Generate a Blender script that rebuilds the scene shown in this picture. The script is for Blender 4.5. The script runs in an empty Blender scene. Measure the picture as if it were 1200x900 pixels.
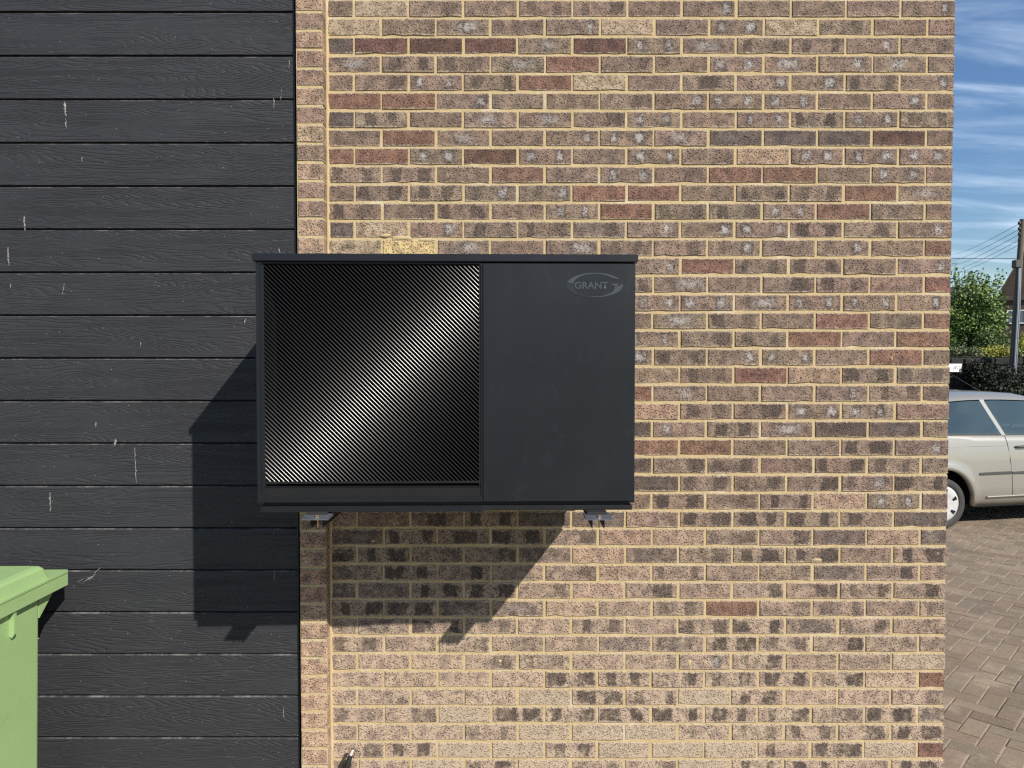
import bpy, math, random
from mathutils import Vector, Matrix

R = math.radians
SC = bpy.context.scene
COL = SC.collection

# ------------------------------------------------------------------ camera
F_PX = 840.0            # focal length in pixels of a 1200 px wide picture
D = 2.99                # camera to brick face
H = 1.80                # camera height
PITCH = R(1.5)          # looking slightly down
cam_d = bpy.data.cameras.new('camera')
cam_d.sensor_width = 36.0
cam_d.lens = F_PX / 1200.0 * 36.0
cam_d.clip_start = 0.05
cam_d.clip_end = 2000.0
cam = bpy.data.objects.new('camera', cam_d)
cam.location = (0, -D, H)
cam.rotation_euler = (R(90) - PITCH, 0, 0)
COL.objects.link(cam)
SC.camera = cam

# ------------------------------------------------------------------ sky, sun, exposure
SUN_DIR = Vector((0.775, -1.0, 0.955)).normalized()      # towards the sun
sun_el = math.asin(SUN_DIR.z)
sun_az = math.atan2(SUN_DIR.x, SUN_DIR.y)
world = bpy.data.worlds.new('World')
SC.world = world
world.use_nodes = True
wn, wl = world.node_tree.nodes, world.node_tree.links
wn.clear()
w_out = wn.new('ShaderNodeOutputWorld')
w_bg = wn.new('ShaderNodeBackground'); w_bg.inputs['Strength'].default_value = 0.057
w_sky = wn.new('ShaderNodeTexSky'); w_sky.sky_type = 'NISHITA'; w_sky.sun_disc = False
w_sky.sun_elevation = sun_el; w_sky.sun_rotation = sun_az
w_sky.altitude = 50; w_sky.air_density = 1.1; w_sky.dust_density = 0.3; w_sky.ozone_density = 1.5
# thin cirrus over the whole sky: streaky noise on a flat cloud layer (direction / height)
w_tc = wn.new('ShaderNodeTexCoord')
w_sep = wn.new('ShaderNodeSeparateXYZ'); wl.new(w_tc.outputs['Generated'], w_sep.inputs[0])
w_mx = wn.new('ShaderNodeMath'); w_mx.operation = 'MAXIMUM'; w_mx.inputs[1].default_value = 0.02
wl.new(w_sep.outputs['Z'], w_mx.inputs[0])
w_ad = wn.new('ShaderNodeMath'); w_ad.operation = 'ADD'; w_ad.inputs[1].default_value = 0.12
wl.new(w_mx.outputs[0], w_ad.inputs[0])
w_dx = wn.new('ShaderNodeMath'); w_dx.operation = 'DIVIDE'
w_dy = wn.new('ShaderNodeMath'); w_dy.operation = 'DIVIDE'
wl.new(w_sep.outputs['X'], w_dx.inputs[0]); wl.new(w_ad.outputs[0], w_dx.inputs[1])
wl.new(w_sep.outputs['Y'], w_dy.inputs[0]); wl.new(w_ad.outputs[0], w_dy.inputs[1])
w_cb = wn.new('ShaderNodeCombineXYZ'); wl.new(w_dx.outputs[0], w_cb.inputs[0]); wl.new(w_dy.outputs[0], w_cb.inputs[1])
w_mp = wn.new('ShaderNodeMapping'); w_mp.inputs['Rotation'].default_value = (0, 0, R(24)); w_mp.inputs['Scale'].default_value = (0.7, 3.2, 1)
wl.new(w_cb.outputs[0], w_mp.inputs[0])
w_nz = wn.new('ShaderNodeTexNoise'); w_nz.inputs['Scale'].default_value = 1.5; w_nz.inputs['Detail'].default_value = 6
w_nz.inputs['Roughness'].default_value = 0.55; w_nz.inputs['Distortion'].default_value = 0.6
wl.new(w_mp.outputs[0], w_nz.inputs['Vector'])
w_rp = wn.new('ShaderNodeMapRange'); w_rp.interpolation_type = 'SMOOTHSTEP'
w_rp.inputs['From Min'].default_value = 0.42; w_rp.inputs['From Max'].default_value = 0.80
w_rp.inputs['To Min'].default_value = 0.05; w_rp.inputs['To Max'].default_value = 0.52
wl.new(w_nz.outputs['Fac'], w_rp.inputs['Value'])
w_mix = wn.new('ShaderNodeMix'); w_mix.data_type = 'RGBA'
w_mix.inputs['B'].default_value = (14.5, 16.8, 19.8, 1)
w_hs = wn.new('ShaderNodeHueSaturation'); w_hs.inputs['Hue'].default_value = 0.508; w_hs.inputs['Saturation'].default_value = 1.38; w_hs.inputs['Value'].default_value = 1.45
wl.new(w_sky.outputs[0], w_hs.inputs['Color'])
wl.new(w_rp.outputs[0], w_mix.inputs['Factor']); wl.new(w_hs.outputs[0], w_mix.inputs['A'])
wl.new(w_mix.outputs['Result'], w_bg.inputs['Color']); wl.new(w_bg.outputs[0], w_out.inputs['Surface'])

sun_d = bpy.data.lights.new('sun', 'SUN'); sun_d.energy = 5.0; sun_d.angle = R(0.55); sun_d.color = (1.0, 0.94, 0.86)
sun = bpy.data.objects.new('sun', sun_d); COL.objects.link(sun)
sun.location = (4, -6, 8)
sun.rotation_euler = (-SUN_DIR).to_track_quat('-Z', 'Y').to_euler()

SC.view_settings.view_transform = 'Standard'
SC.view_settings.look = 'None'
SC.view_settings.exposure = 0.42
SC.view_settings.gamma = 1.0
SC.view_settings.use_curve_mapping = False
SC.cycles.max_bounces = 5; SC.cycles.diffuse_bounces = 3; SC.cycles.glossy_bounces = 3; SC.cycles.use_denoising = False; SC.cycles.sample_clamp_indirect = 3.0; SC.cycles.filter_width = 1.3

# ------------------------------------------------------------------ helpers
def at(px, py, y):
    """World point seen at photo pixel (px, py) on the plane with world Y = y (used only to read sizes off the photo)."""
    a = (px - 600) / F_PX; b = (450 - py) / F_PX
    c, s = math.cos(PITCH), math.sin(PITCH)
    d = Vector((a, c + b * s, -s + b * c))
    k = (y + D) / d.y
    return Vector((d.x * k, y, H + d.z * k))

def tag(o, label=None, cat=None, group=None, kind=None):
    if label: o['label'] = label
    if cat: o['category'] = cat
    if group: o['group'] = group
    if kind: o['kind'] = kind
    return o

def empty(name, loc=(0, 0, 0), rz=0.0):
    o = bpy.data.objects.new(name, None); o.location = loc; o.rotation_euler = (0, 0, rz)
    o.empty_display_size = 0.1
    COL.objects.link(o); return o

class MB:
    """collects faces; build() links them as one mesh object"""
    def __init__(s):
        s.v = []; s.f = []; s.smooth = []; s.attr = {}
    def add(s, vs, fs, smooth=False, **attr):
        o = len(s.v); s.v += [tuple(p) for p in vs]
        for f in fs:
            s.f.append([i + o for i in f]); s.smooth.append(smooth)
            for k, val in attr.items(): s.attr.setdefault(k, []).append(val)
    def box(s, a, b, bev=0.0, **kw):
        (x0, y0, z0), (x1, y1, z1) = a, b
        x0, x1 = min(x0, x1), max(x0, x1); y0, y1 = min(y0, y1), max(y0, y1); z0, z1 = min(z0, z1), max(z0, z1)
        if bev <= 0:
            vs = [(x0, y0, z0), (x1, y0, z0), (x1, y1, z0), (x0, y1, z0), (x0, y0, z1), (x1, y0, z1), (x1, y1, z1), (x0, y1, z1)]
            s.add(vs, [(0, 3, 2, 1), (4, 5, 6, 7), (0, 1, 5, 4), (1, 2, 6, 5), (2, 3, 7, 6), (3, 0, 4, 7)], **kw); return
        e = min(bev, (x1 - x0) * .45, (y1 - y0) * .45, (z1 - z0) * .45)
        vs = []; idx = {}
        for ix, X in enumerate((x0, x1)):
            for iy, Y in enumerate((y0, y1)):
                for iz, Z in enumerate((z0, z1)):
                    sx, sy, sz = (1, -1)[ix], (1, -1)[iy], (1, -1)[iz]
                    for ax in range(3):
                        p = [X + sx * e, Y + sy * e, Z + sz * e]
                        p[ax] = (X, Y, Z)[ax]
                        idx[(ix, iy, iz, ax)] = len(vs); vs.append(tuple(p))
        fs = []
        def q(*k): fs.append([idx[i] for i in k])
        q((0,0,0,0),(0,0,1,0),(0,1,1,0),(0,1,0,0)); q((1,0,0,0),(1,1,0,0),(1,1,1,0),(1,0,1,0))
        q((0,0,0,1),(1,0,0,1),(1,0,1,1),(0,0,1,1)); q((0,1,0,1),(0,1,1,1),(1,1,1,1),(1,1,0,1))
        q((0,0,0,2),(0,1,0,2),(1,1,0,2),(1,0,0,2)); q((0,0,1,2),(1,0,1,2),(1,1,1,2),(0,1,1,2))
        for iy in (0, 1):
            for iz in (0, 1): q((0,iy,iz,1),(1,iy,iz,1),(1,iy,iz,2),(0,iy,iz,2))
        for ix in (0, 1):
            for iz in (0, 1): q((ix,0,iz,0),(ix,1,iz,0),(ix,1,iz,2),(ix,0,iz,2))
        for ix in (0, 1):
            for iy in (0, 1): q((ix,iy,0,0),(ix,iy,1,0),(ix,iy,1,1),(ix,iy,0,1))
        for ix in (0, 1):
            for iy in (0, 1):
                for iz in (0, 1): q((ix,iy,iz,0),(ix,iy,iz,1),(ix,iy,iz,2))
        s.add(vs, fs, **kw)
    def tube(s, pts, rad, n=8, cap=True, smooth=True, **kw):
        pts = [Vector(p) for p in pts]
        if not hasattr(rad, '__len__'): rad = [rad] * len(pts)
        vs = []; fs = []
        up = None
        for i, p in enumerate(pts):
            t = (pts[min(i + 1, len(pts) - 1)] - pts[max(i - 1, 0)]).normalized()
            if up is None:
                up = Vector((0, 0, 1)) if abs(t.z) < .9 else Vector((1, 0, 0))
            a = t.cross(up).normalized(); b = a.cross(t).normalized(); up = b
            for k in range(n):
                w = 2 * math.pi * k / n
                vs.append(p + (a * math.cos(w) + b * math.sin(w)) * rad[i])
        for i in range(len(pts) - 1):
            for k in range(n):
                fs.append((i*n + k, i*n + (k+1) % n, (i+1)*n + (k+1) % n, (i+1)*n + k))
        s.add(vs, fs, smooth=smooth, **kw)
        if cap:
            m = len(pts) - 1
            s.add(vs[:n], [list(range(n))[::-1]], **kw); s.add(vs[m*n:], [list(range(n))], **kw)
    def lathe(s, prof, n=24, axis='z', center=(0, 0, 0), smooth=True, **kw):
        c = Vector(center); vs = []; fs = []
        for r, h in prof:
            for k in range(n):
                w = 2 * math.pi * k / n
                p = (r*math.cos(w), r*math.sin(w), h)
                if axis == 'y': p = (p[0], p[2], p[1])
                if axis == 'x': p = (p[2], p[0], p[1])
                vs.append(c + Vector(p))
        for i in range(len(prof) - 1):
            for k in range(n): fs.append((i*n + k, i*n + (k+1) % n, (i+1)*n + (k+1) % n, (i+1)*n + k))
        s.add(vs, fs, smooth=smooth, **kw)
    def prism(s, poly, a, b, axis='y', **kw):
        """closed polygon (2-D) extruded from a to b along axis; poly in the other two axes"""
        def P(q, t):
            if axis == 'y': return (q[0], t, q[1])
            if axis == 'x': return (t, q[0], q[1])
            return (q[0], q[1], t)
        n = len(poly)
        vs = [P(q, a) for q in poly] + [P(q, b) for q in poly]
        fs = [list(range(n)), list(range(2*n - 1, n - 1, -1))] + [(i, (i+1) % n, n + (i+1) % n, n + i) for i in range(n)]
        s.add(vs, fs, **kw)
    def build(s, name, mat=None, parent=None, loc=None, recalc=True):
        me = bpy.data.meshes.new(name)
        me.from_pydata(s.v, [], s.f)
        me.polygons.foreach_set('use_smooth', s.smooth)
        for k, vals in s.attr.items():
            a = me.attributes.new(k, 'FLOAT_COLOR', 'FACE')
            a.data.foreach_set('color', [c for val in vals for c in val])
        if recalc:
            import bmesh
            bm = bmesh.new(); bm.from_mesh(me); bmesh.ops.recalc_face_normals(bm, faces=bm.faces); bm.to_mesh(me); bm.free()
        if mat:
            for m in (mat if isinstance(mat, (list, tuple)) else [mat]): me.materials.append(m)
        o = bpy.data.objects.new(name, me)
        if loc is not None: o.location = loc
        if parent: o.parent = parent
        COL.objects.link(o)
        return o

def copy_tree(o, parent=None):
    c = o.copy(); COL.objects.link(c); c.parent = parent
    for ch in list(o.children): copy_tree(ch, c)
    return c

# ------------------------------------------------------------------ materials
class NT:
    def __init__(s, name):
        s.m = bpy.data.materials.new(name); s.m.use_nodes = True
        s.t = s.m.node_tree; s.n = s.t.nodes; s.l = s.t.links
        s.b = s.n['Principled BSDF']
    def new(s, t, **kw):
        nd = s.n.new(t)
        for k, v in kw.items(): setattr(nd, k, v)
        return nd
    def put(s, sock, v):
        if isinstance(v, bpy.types.NodeSocket): s.l.new(v, sock)
        elif isinstance(v, (tuple, list)) and sock.type == 'RGBA' and len(v) == 3: sock.default_value = (*v, 1)
        else: sock.default_value = v
    def math(s, op, a, b=None, c=None, clamp=False):
        nd = s.new('ShaderNodeMath', operation=op, use_clamp=clamp)
        for i, v in enumerate((a, b, c)):
            if v is not None: s.put(nd.inputs[i], v)
        return nd.outputs[0]
    def vmath(s, op, a, b=None):
        nd = s.new('ShaderNodeVectorMath', operation=op)
        s.put(nd.inputs[0], a)
        if b is not None: s.put(nd.inputs[1], b)
        return nd.outputs[0]
    def mix(s, fac, a, b, blend='MIX'):
        nd = s.new('ShaderNodeMix', data_type='RGBA', blend_type=blend)
        s.put(nd.inputs['Factor'], fac); s.put(nd.inputs['A'], a); s.put(nd.inputs['B'], b)
        return nd.outputs['Result']
    def ramp(s, v, lo, hi, a=0.0, b=1.0, smooth=True):
        nd = s.new('ShaderNodeMapRange')
        nd.interpolation_type = 'SMOOTHSTEP' if smooth else 'LINEAR'
        s.put(nd.inputs['Value'], v)
        nd.inputs['From Min'].default_value = lo; nd.inputs['From Max'].default_value = hi
        nd.inputs['To Min'].default_value = a; nd.inputs['To Max'].default_value = b
        return nd.outputs[0]
    dim = '3D'
    def noise(s, vec, scale, detail=3, rough=.5, dist=0.0, out='Fac'):
        nd = s.new('ShaderNodeTexNoise', noise_dimensions=s.dim)
        if vec is not None: s.l.new(vec, nd.inputs['Vector'])
        nd.inputs['Scale'].default_value = scale; nd.inputs['Detail'].default_value = detail
        nd.inputs['Roughness'].default_value = rough; nd.inputs['Distortion'].default_value = dist
        return nd.outputs[out]
    def voro(s, vec, scale, feature='F1', out='Distance'):
        nd = s.new('ShaderNodeTexVoronoi', feature=feature, voronoi_dimensions=s.dim)
        s.l.new(vec, nd.inputs['Vector']); nd.inputs['Scale'].default_value = scale
        return nd.outputs[out]
    def coord(s, which='Object'):
        return s.new('ShaderNodeTexCoord').outputs[which]
    def pos(s): return s.new('ShaderNodeNewGeometry').outputs['Position']
    def attr(s, name): return s.new('ShaderNodeAttribute', attribute_name=name)
    def map(s, vec, loc=(0,0,0), rot=(0,0,0), scale=(1,1,1)):
        nd = s.new('ShaderNodeMapping'); s.l.new(vec, nd.inputs[0])
        nd.inputs['Location'].default_value = loc; nd.inputs['Rotation'].default_value = rot; nd.inputs['Scale'].default_value = scale
        return nd.outputs[0]
    def sep(s, vec): return s.new('ShaderNodeSeparateXYZ') if vec is None else (lambda nd: (s.l.new(vec, nd.inputs[0]), nd.outputs)[1])(s.new('ShaderNodeSeparateXYZ'))
    def comb(s, x, y, z):
        nd = s.new('ShaderNodeCombineXYZ')
        for i, v in enumerate((x, y, z)): s.put(nd.inputs[i], v)
        return nd.outputs[0]
    def bump(s, h, strength=.5, dist=.002, normal=None):
        nd = s.new('ShaderNodeBump'); s.l.new(h, nd.inputs['Height'])
        nd.inputs['Strength'].default_value = strength; nd.inputs['Distance'].default_value = dist
        if normal is not None: s.l.new(normal, nd.inputs['Normal'])
        return nd.outputs[0]
    def set(s, **kw):
        names = dict(color='Base Color', rough='Roughness', metal='Metallic', spec='Specular IOR Level', normal='Normal', alpha='Alpha',
                     coat='Coat Weight', coat_rough='Coat Roughness', trans='Transmission Weight', sub='Subsurface Weight')
        for k, v in kw.items(): s.put(s.b.inputs[names[k]], v)
        return s.m

def simple(name, col, rough=.5, metal=0.0, spec=.5, var=.12, scale=20, bump=0.0, bscale=150, coat=0.0):
    t = NT(name); p = t.coord('Object')
    n = t.noise(p, scale, 4, .6)
    lo = tuple(c * (1 - var) for c in col); hi = tuple(min(1, c * (1 + var)) for c in col)
    kw = dict(color=t.mix(n, lo, hi), rough=t.ramp(t.noise(p, scale * 1.7, 3), .2, .8, max(.02, rough - .07), rough + .07, False), metal=metal, spec=spec, coat=coat)
    if bump: kw['normal'] = t.bump(t.noise(p, bscale, 4, .6), bump, .002)
    return t.set(**kw)

def brick_material():
    t = NT('brick')
    p = t.pos()
    base = t.attr('tint'); a1 = t.attr('patch_a'); a2 = t.attr('patch_b')
    uv = t.new('ShaderNodeUVMap', uv_map='UVMap').outputs[0]
    s = t.sep(uv); u, v = s[0], s[1]
    wob = t.math('SUBTRACT', t.noise(p, 62, 3, .65), .5)
    wob2 = t.math('SUBTRACT', t.noise(p, 23, 2, .5), .5)
    col = base.outputs['Color']
    # broad mottling
    col = t.mix(t.ramp(wob2, -.16, .16, 0, 1), t.mix(1.0, col, (.74, .73, .74), 'MULTIPLY'), t.mix(1.0, col, (1.26, 1.22, 1.16), 'MULTIPLY'))
    sm = base.outputs['Alpha']          # cement / sand smear amount
    grain = t.noise(p, 210, 3, .65)
    whites = None
    for A in (a1, a2):
        c = t.sep(A.outputs['Color'])
        uc, hw, dark = c[0], c[1], c[2]
        white = A.outputs['Alpha']
        au = t.math('ABSOLUTE', t.math('SUBTRACT', u, uc))
        q = t.math('SMOOTH_MAX', t.math('DIVIDE', au, hw), t.math('DIVIDE', t.math('ABSOLUTE', v), .0285), .35)
        q = t.math('ADD', q, t.math('ADD', t.math('MULTIPLY', wob2, .75), t.math('MULTIPLY', wob, .75)))
        m = t.math('MULTIPLY', t.ramp(q, .76, 1.08, 1, 0), dark)
        col = t.mix(m, col, t.mix(.14, (.048, .037, .032), col))
        qw = t.math('SMOOTH_MAX', t.math('DIVIDE', au, t.math('MULTIPLY', hw, .74)), t.math('DIVIDE', t.math('ABSOLUTE', v), .021), .6)
        qw = t.math('ADD', qw, t.math('MULTIPLY', wob, 2.6))
        qw = t.math('ADD', qw, t.math('MULTIPLY', t.math('SUBTRACT', grain, .5), 3.6))
        mw = t.math('MULTIPLY', t.ramp(qw, .30, 1.05, 1, 0), white)
        whites = mw if whites is None else t.math('MAXIMUM', whites, mw)
    col = t.mix(t.math('MULTIPLY', whites, .62), col, (.56, .54, .52))
    # grains: pale and dark flecks
    col = t.mix(t.ramp(grain, .52, .70, 0, .50), col, t.mix(.45, t.mix(1.0, col, (2.1, 2.0, 1.9), 'MULTIPLY'), (.46, .40, .32)))
    col = t.mix(t.ramp(grain, .30, .47, .62, 0), col, (.066, .045, .034))
    # dragged pits, dark colour standing for their shade and lodged dirt
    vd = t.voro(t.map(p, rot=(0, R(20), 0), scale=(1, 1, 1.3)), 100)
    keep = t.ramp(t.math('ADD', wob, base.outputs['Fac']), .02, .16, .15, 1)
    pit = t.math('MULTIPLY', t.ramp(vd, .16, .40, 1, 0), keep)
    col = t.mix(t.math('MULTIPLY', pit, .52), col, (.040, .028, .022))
    # mortar film near the arrises and smeared over the lower courses
    edge = t.ramp(t.math('ADD', t.math('ABSOLUTE', v), t.math('MULTIPLY', wob, .020)), .0265, .0320, 0, .85)
    film = t.ramp(t.math('ADD', t.math('ADD', t.math('MULTIPLY', wob2, .8), t.math('MULTIPLY', wob, .7)), t.math('MULTIPLY', sm, .62)), .16, .48, 0, .70)
    col = t.mix(t.math('MAXIMUM', edge, film), col, t.mix(t.ramp(grain, .35, .6, 0, 1), (.30, .235, .165), (.46, .38, .27)))
    hgt = t.math('SUBTRACT', t.math('ADD', t.math('MULTIPLY', grain, .8), t.math('MULTIPLY', wob, .5)), pit)
    nrm = t.bump(hgt, 1.0, .0050)
    return t.set(color=col, rough=.9, spec=.25, normal=nrm)

def mortar_material():
    t = NT('mortar'); t.dim = '2D'; g = t.sep(t.pos()); p = t.comb(t.math('ADD', g[0], g[1]), g[2], 0.0)
    c = t.mix(t.noise(p, 14, 4, .6), (.40, .305, .160), (.53, .415, .235))
    c = t.mix(t.ramp(t.noise(p, 260, 3, .7), .5, .75, 0, .5), c, (.34, .25, .13))
    c = t.mix(t.ramp(t.noise(p, 5, 4, .6), .55, .8, 0, .45), c, (.62, .56, .44))
    h = t.math('ADD', t.noise(p, 320, 4, .7), t.math('MULTIPLY', t.noise(p, 60, 3), 1.2))
    return t.set(color=c, rough=.95, spec=.2, normal=t.bump(h, .8, .0025))

def board_material():
    t = NT('fibre_cement_board'); t.dim = '2D'
    o = t.coord('Object')
    rnd = t.new('ShaderNodeObjectInfo').outputs['Random']
    off = t.comb(t.math('MULTIPLY', rnd, 37.0), t.math('MULTIPLY', rnd, 11.0), t.math('MULTIPLY', rnd, 23.0))
    g = t.sep(t.vmath('ADD', o, off)); q = t.comb(g[0], g[2], 0.0)
    st = t.map(q, scale=(.75, 7.6, 1))
    field = t.noise(st, 1.15, 2.5, .38, .15)
    ph = t.math('ADD', t.math('MULTIPLY', field, 34.0), t.math('MULTIPLY', t.noise(t.map(q, scale=(6, 60, 1)), 1.0, 3, .6), 1.3))
    ln = t.math('PINGPONG', ph, .5)
    groove = t.ramp(ln, .02, .30, 1, 0)
    fib = t.noise(t.map(q, scale=(9, 330, 1)), 1.0, 3, .6)
    amt = t.ramp(t.noise(t.map(q, scale=(2.2, 9, 1)), 1.0, 2), .25, .55, .25, 1)
    h = t.math('SUBTRACT', t.math('MULTIPLY', fib, .55), t.math('MULTIPLY', groove, amt))
    nrm = t.bump(h, .8, .0020)
    c = t.mix(t.noise(q, 3, 4, .6), (.0240, .0249, .0282), (.0322, .0332, .0370))
    # dust caught in the embossing; on the lips, wear plus a painted sunlit highlight
    dust = t.math('MULTIPLY', t.ramp(t.noise(t.map(q, scale=(20, 120, 1)), 1, 4, .7), .60, .78, 0, 1), groove)
    c = t.mix(t.math('MULTIPLY', dust, .30), c, (.24, .24, .24))
    sp = t.sep(o)
    lip = t.ramp(sp[2], .0842, .0856, 0, 1)
    lipn = t.ramp(t.noise(t.map(q, scale=(7, 1, 1)), 1.0, 6, .75), .42, .74, .05, .75)
    c = t.mix(t.math('MULTIPLY', lip, lipn), c, (.24, .232, .22))
    speck = t.ramp(t.voro(t.map(q, scale=(1, .7, 1)), 8), .004, .012, 1, 0)
    c = t.mix(t.math('MULTIPLY', speck, .6), c, (.5, .5, .48))
    rough = t.ramp(t.noise(q, 9, 4), .3, .7, .50, .62, False)
    return t.set(color=c, rough=rough, spec=.30, normal=nrm)

M = {}
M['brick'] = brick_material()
M['mortar'] = mortar_material()
M['board'] = board_material()
M['trim'] = simple('dark_trim', (.012, .012, .015), .45)
M['void'] = simple('membrane_black', (.006, .006, .007), .9)

def casing_material(name, col, rough, mott=.1):
    t = NT(name); p = t.coord('Object')
    n = t.noise(p, 3.5, 4, .6)
    c = t.mix(n, tuple(x * (1 - mott) for x in col), tuple(x * (1 + mott) for x in col))
    sm = t.ramp(t.noise(t.map(p, scale=(1.5, 1, .8)), 9, 5, .65, .8), .56, .74, 0, .18)
    c = t.mix(sm, c, tuple(min(1, x * 2.2) for x in col))
    sp = t.ramp(t.voro(p, 26), .008, .022, .5, 0)
    c = t.mix(sp, c, (.25, .25, .25))
    r = t.math('ADD', t.ramp(n, .3, .7, rough - .05, rough + .06, False), t.math('MULTIPLY', sm, .25))
    nrm = t.bump(t.math('ADD', t.noise(p, 700, 2, .5), t.math('MULTIPLY', t.noise(p, 2.5, 2), 3.0)), .06, .0015)
    return t.set(color=c, rough=r, spec=.34, normal=nrm)
M['casing'] = casing_material('anthracite_casing', (.0088, .0106, .0136), .36)
M['bezel'] = casing_material('black_bezel', (.009, .0095, .0105), .45)
t = NT('glossy_black_wire')      # drawn wire: polish runs along the bar, so the gloss is wide across it and narrow along it
t.b.inputs['Anisotropic'].default_value = 1.0
t.l.new(t.comb(.7071, 0.0, .7071), t.b.inputs['Tangent'])
M['wire'] = t.set(color=(.010, .010, .0105, 1), rough=.235, spec=.36)
M['inside'] = simple('inside_black', (.0012, .0012, .0012), .95, spec=.0)
M['fan'] = simple('fan_black', (.0012, .0012, .0013), .95, spec=.0)
M['logo_grey'] = simple('logo_grey', (.040, .046, .051), .35)
M['logo_dark'] = simple('logo_dark', (.008, .010, .014), .4)
M['galv'] = simple('galvanised_steel', (.42, .44, .48), .35, metal=.9, var=.25)
M['dark_steel'] = simple('dark_steel', (.26, .28, .32), .38, metal=.8, var=.25)
M['rubber'] = simple('rubber', (.012, .012, .012), .7)
M['bolt'] = simple('brass_zinc_bolt', (.75, .62, .36), .25, metal=1.0)

# ================================================================== THE BRICK WALL
COURSE = 0.0755
BR_H = 0.0668
MOD = 0.2252
BR_L = 0.2152
X_L = -0.7645            # right side of the pier = left end of the wall face
X_R = X_L + 11.5 * MOD
Z0 = H + 1.4306          # bed-joint centre between course 0 and course 1
rows = ['nPgnbbnxnnnx','PnmnxPnwPgnn','dDDDmDwmbbxn','mbbmrnnwmxmn','ngwbrPncxxbx','rrxnngxwwnxn','dbnmmgwnwkwb','nrmnxwmdddDn','rrwDwnwntwww',
 'bbnrnwnrrnwn','nbbxxrrnbbrm','bnbnwrbbwrnn','dPxbbgxxwkgx','PYmnmbgxnxnr','nnnnnnxrbbnx','nnnnnbmngbnr','nnnnnnwwmwwx','nnnnnnmbnrnr','nnnnnnwgbrnr',
 'nnnnnwbxwnrn','nnnnnntbrtkb','nnnnnrmnnxbn','nnnnnntbqwwn','nnnnndykmddn','nnnnnnrrnnkx','nnnnndgbnkbn','nnnnnndbbqxk','nnnnnnkgktwn','nnckddnkkkpd',
 'dkckgttggdtd','kkngdtdgkknk','bkqngtbnndqn','ddkkgtqnggbq','kkddtnbrnbnn','ndkgtbnbkdbn','bnggnddkbqnn','nttgbnnxqnnP','ttttkkqkkqtr','tnttPkbPkttg',
 'bgPkkkkkkgkd','nttbPPPlbbgk','gkPPbPPPbkPr','nnPkPbgPkknk']
rng = random.Random(11)
def brick_look(code, rg, low, length):
    """tint rgb + smear, two patches (u centre, half width, dark, white)"""
    j = lambda a, b: rg.uniform(a, b)
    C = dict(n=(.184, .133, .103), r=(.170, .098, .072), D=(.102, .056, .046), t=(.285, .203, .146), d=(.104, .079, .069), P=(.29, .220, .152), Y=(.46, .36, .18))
    base = C.get(code, (.196, .145, .112))
    k = j(.88, 1.14)
    base = [c * k * j(.965, 1.035) for c in base]
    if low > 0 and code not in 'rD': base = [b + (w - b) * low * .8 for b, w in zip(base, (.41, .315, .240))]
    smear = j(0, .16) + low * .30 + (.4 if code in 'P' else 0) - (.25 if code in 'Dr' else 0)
    hl = length / 2
    pa = [-.55 * hl + j(-.015, .015), j(.016, .032), 0, 0]; pb = [.55 * hl + j(-.015, .015), j(.016, .032), 0, 0]
    soft, strong = lambda: j(.52, .82), lambda: j(.88, 1.0)
    if code == 'b': pa[2], pb[2] = soft(), soft()
    if code == 'l': pa[2] = soft()
    if code == 'g': pb[2] = soft(); pb[1] = j(.025, .05)
    if code == 'p': pa[2] = strong(); pa[1] = j(.025, .04)
    if code == 'q': pb[2] = strong(); pb[1] = j(.025, .045); pa[2] = j(0, .5)
    if code == 'k':
        pa[2], pb[2] = strong(), strong()
        if rg.random() < .35: pa[1] = j(.035, .05)
        if rg.random() < .35: pb[1] = j(.035, .05)
    if code == 'c': pa = [j(-.02, .02), j(.04, .06), strong(), 0]
    if code == 'w': pa[2], pb[2], pa[3], pb[3] = soft(), soft(), j(.55, .95), j(.6, 1)
    if code == 'x': pb[2], pb[3], pa[2] = soft(), j(.6, 1), j(0, .4)
    if code == 'y': pa[2], pa[3] = soft(), j(.6, 1)
    if code == 'm': pa = [j(-.02, .04), j(.05, .085), j(.25, .45), j(.4, .75)]
    if code == 'n' and rg.random() < .4: pb[2] = j(.1, .35); pb[1] = j(.03, .05)
    if code == 'd': pa = [j(-.03, .03), j(.05, .08), j(.3, .6), j(0, .25)]
    if length < .15:
        pa[0] *= .6; pb[0] *= .6
    return (*base, max(0, smear)), tuple(pa), tuple(pb)

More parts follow.
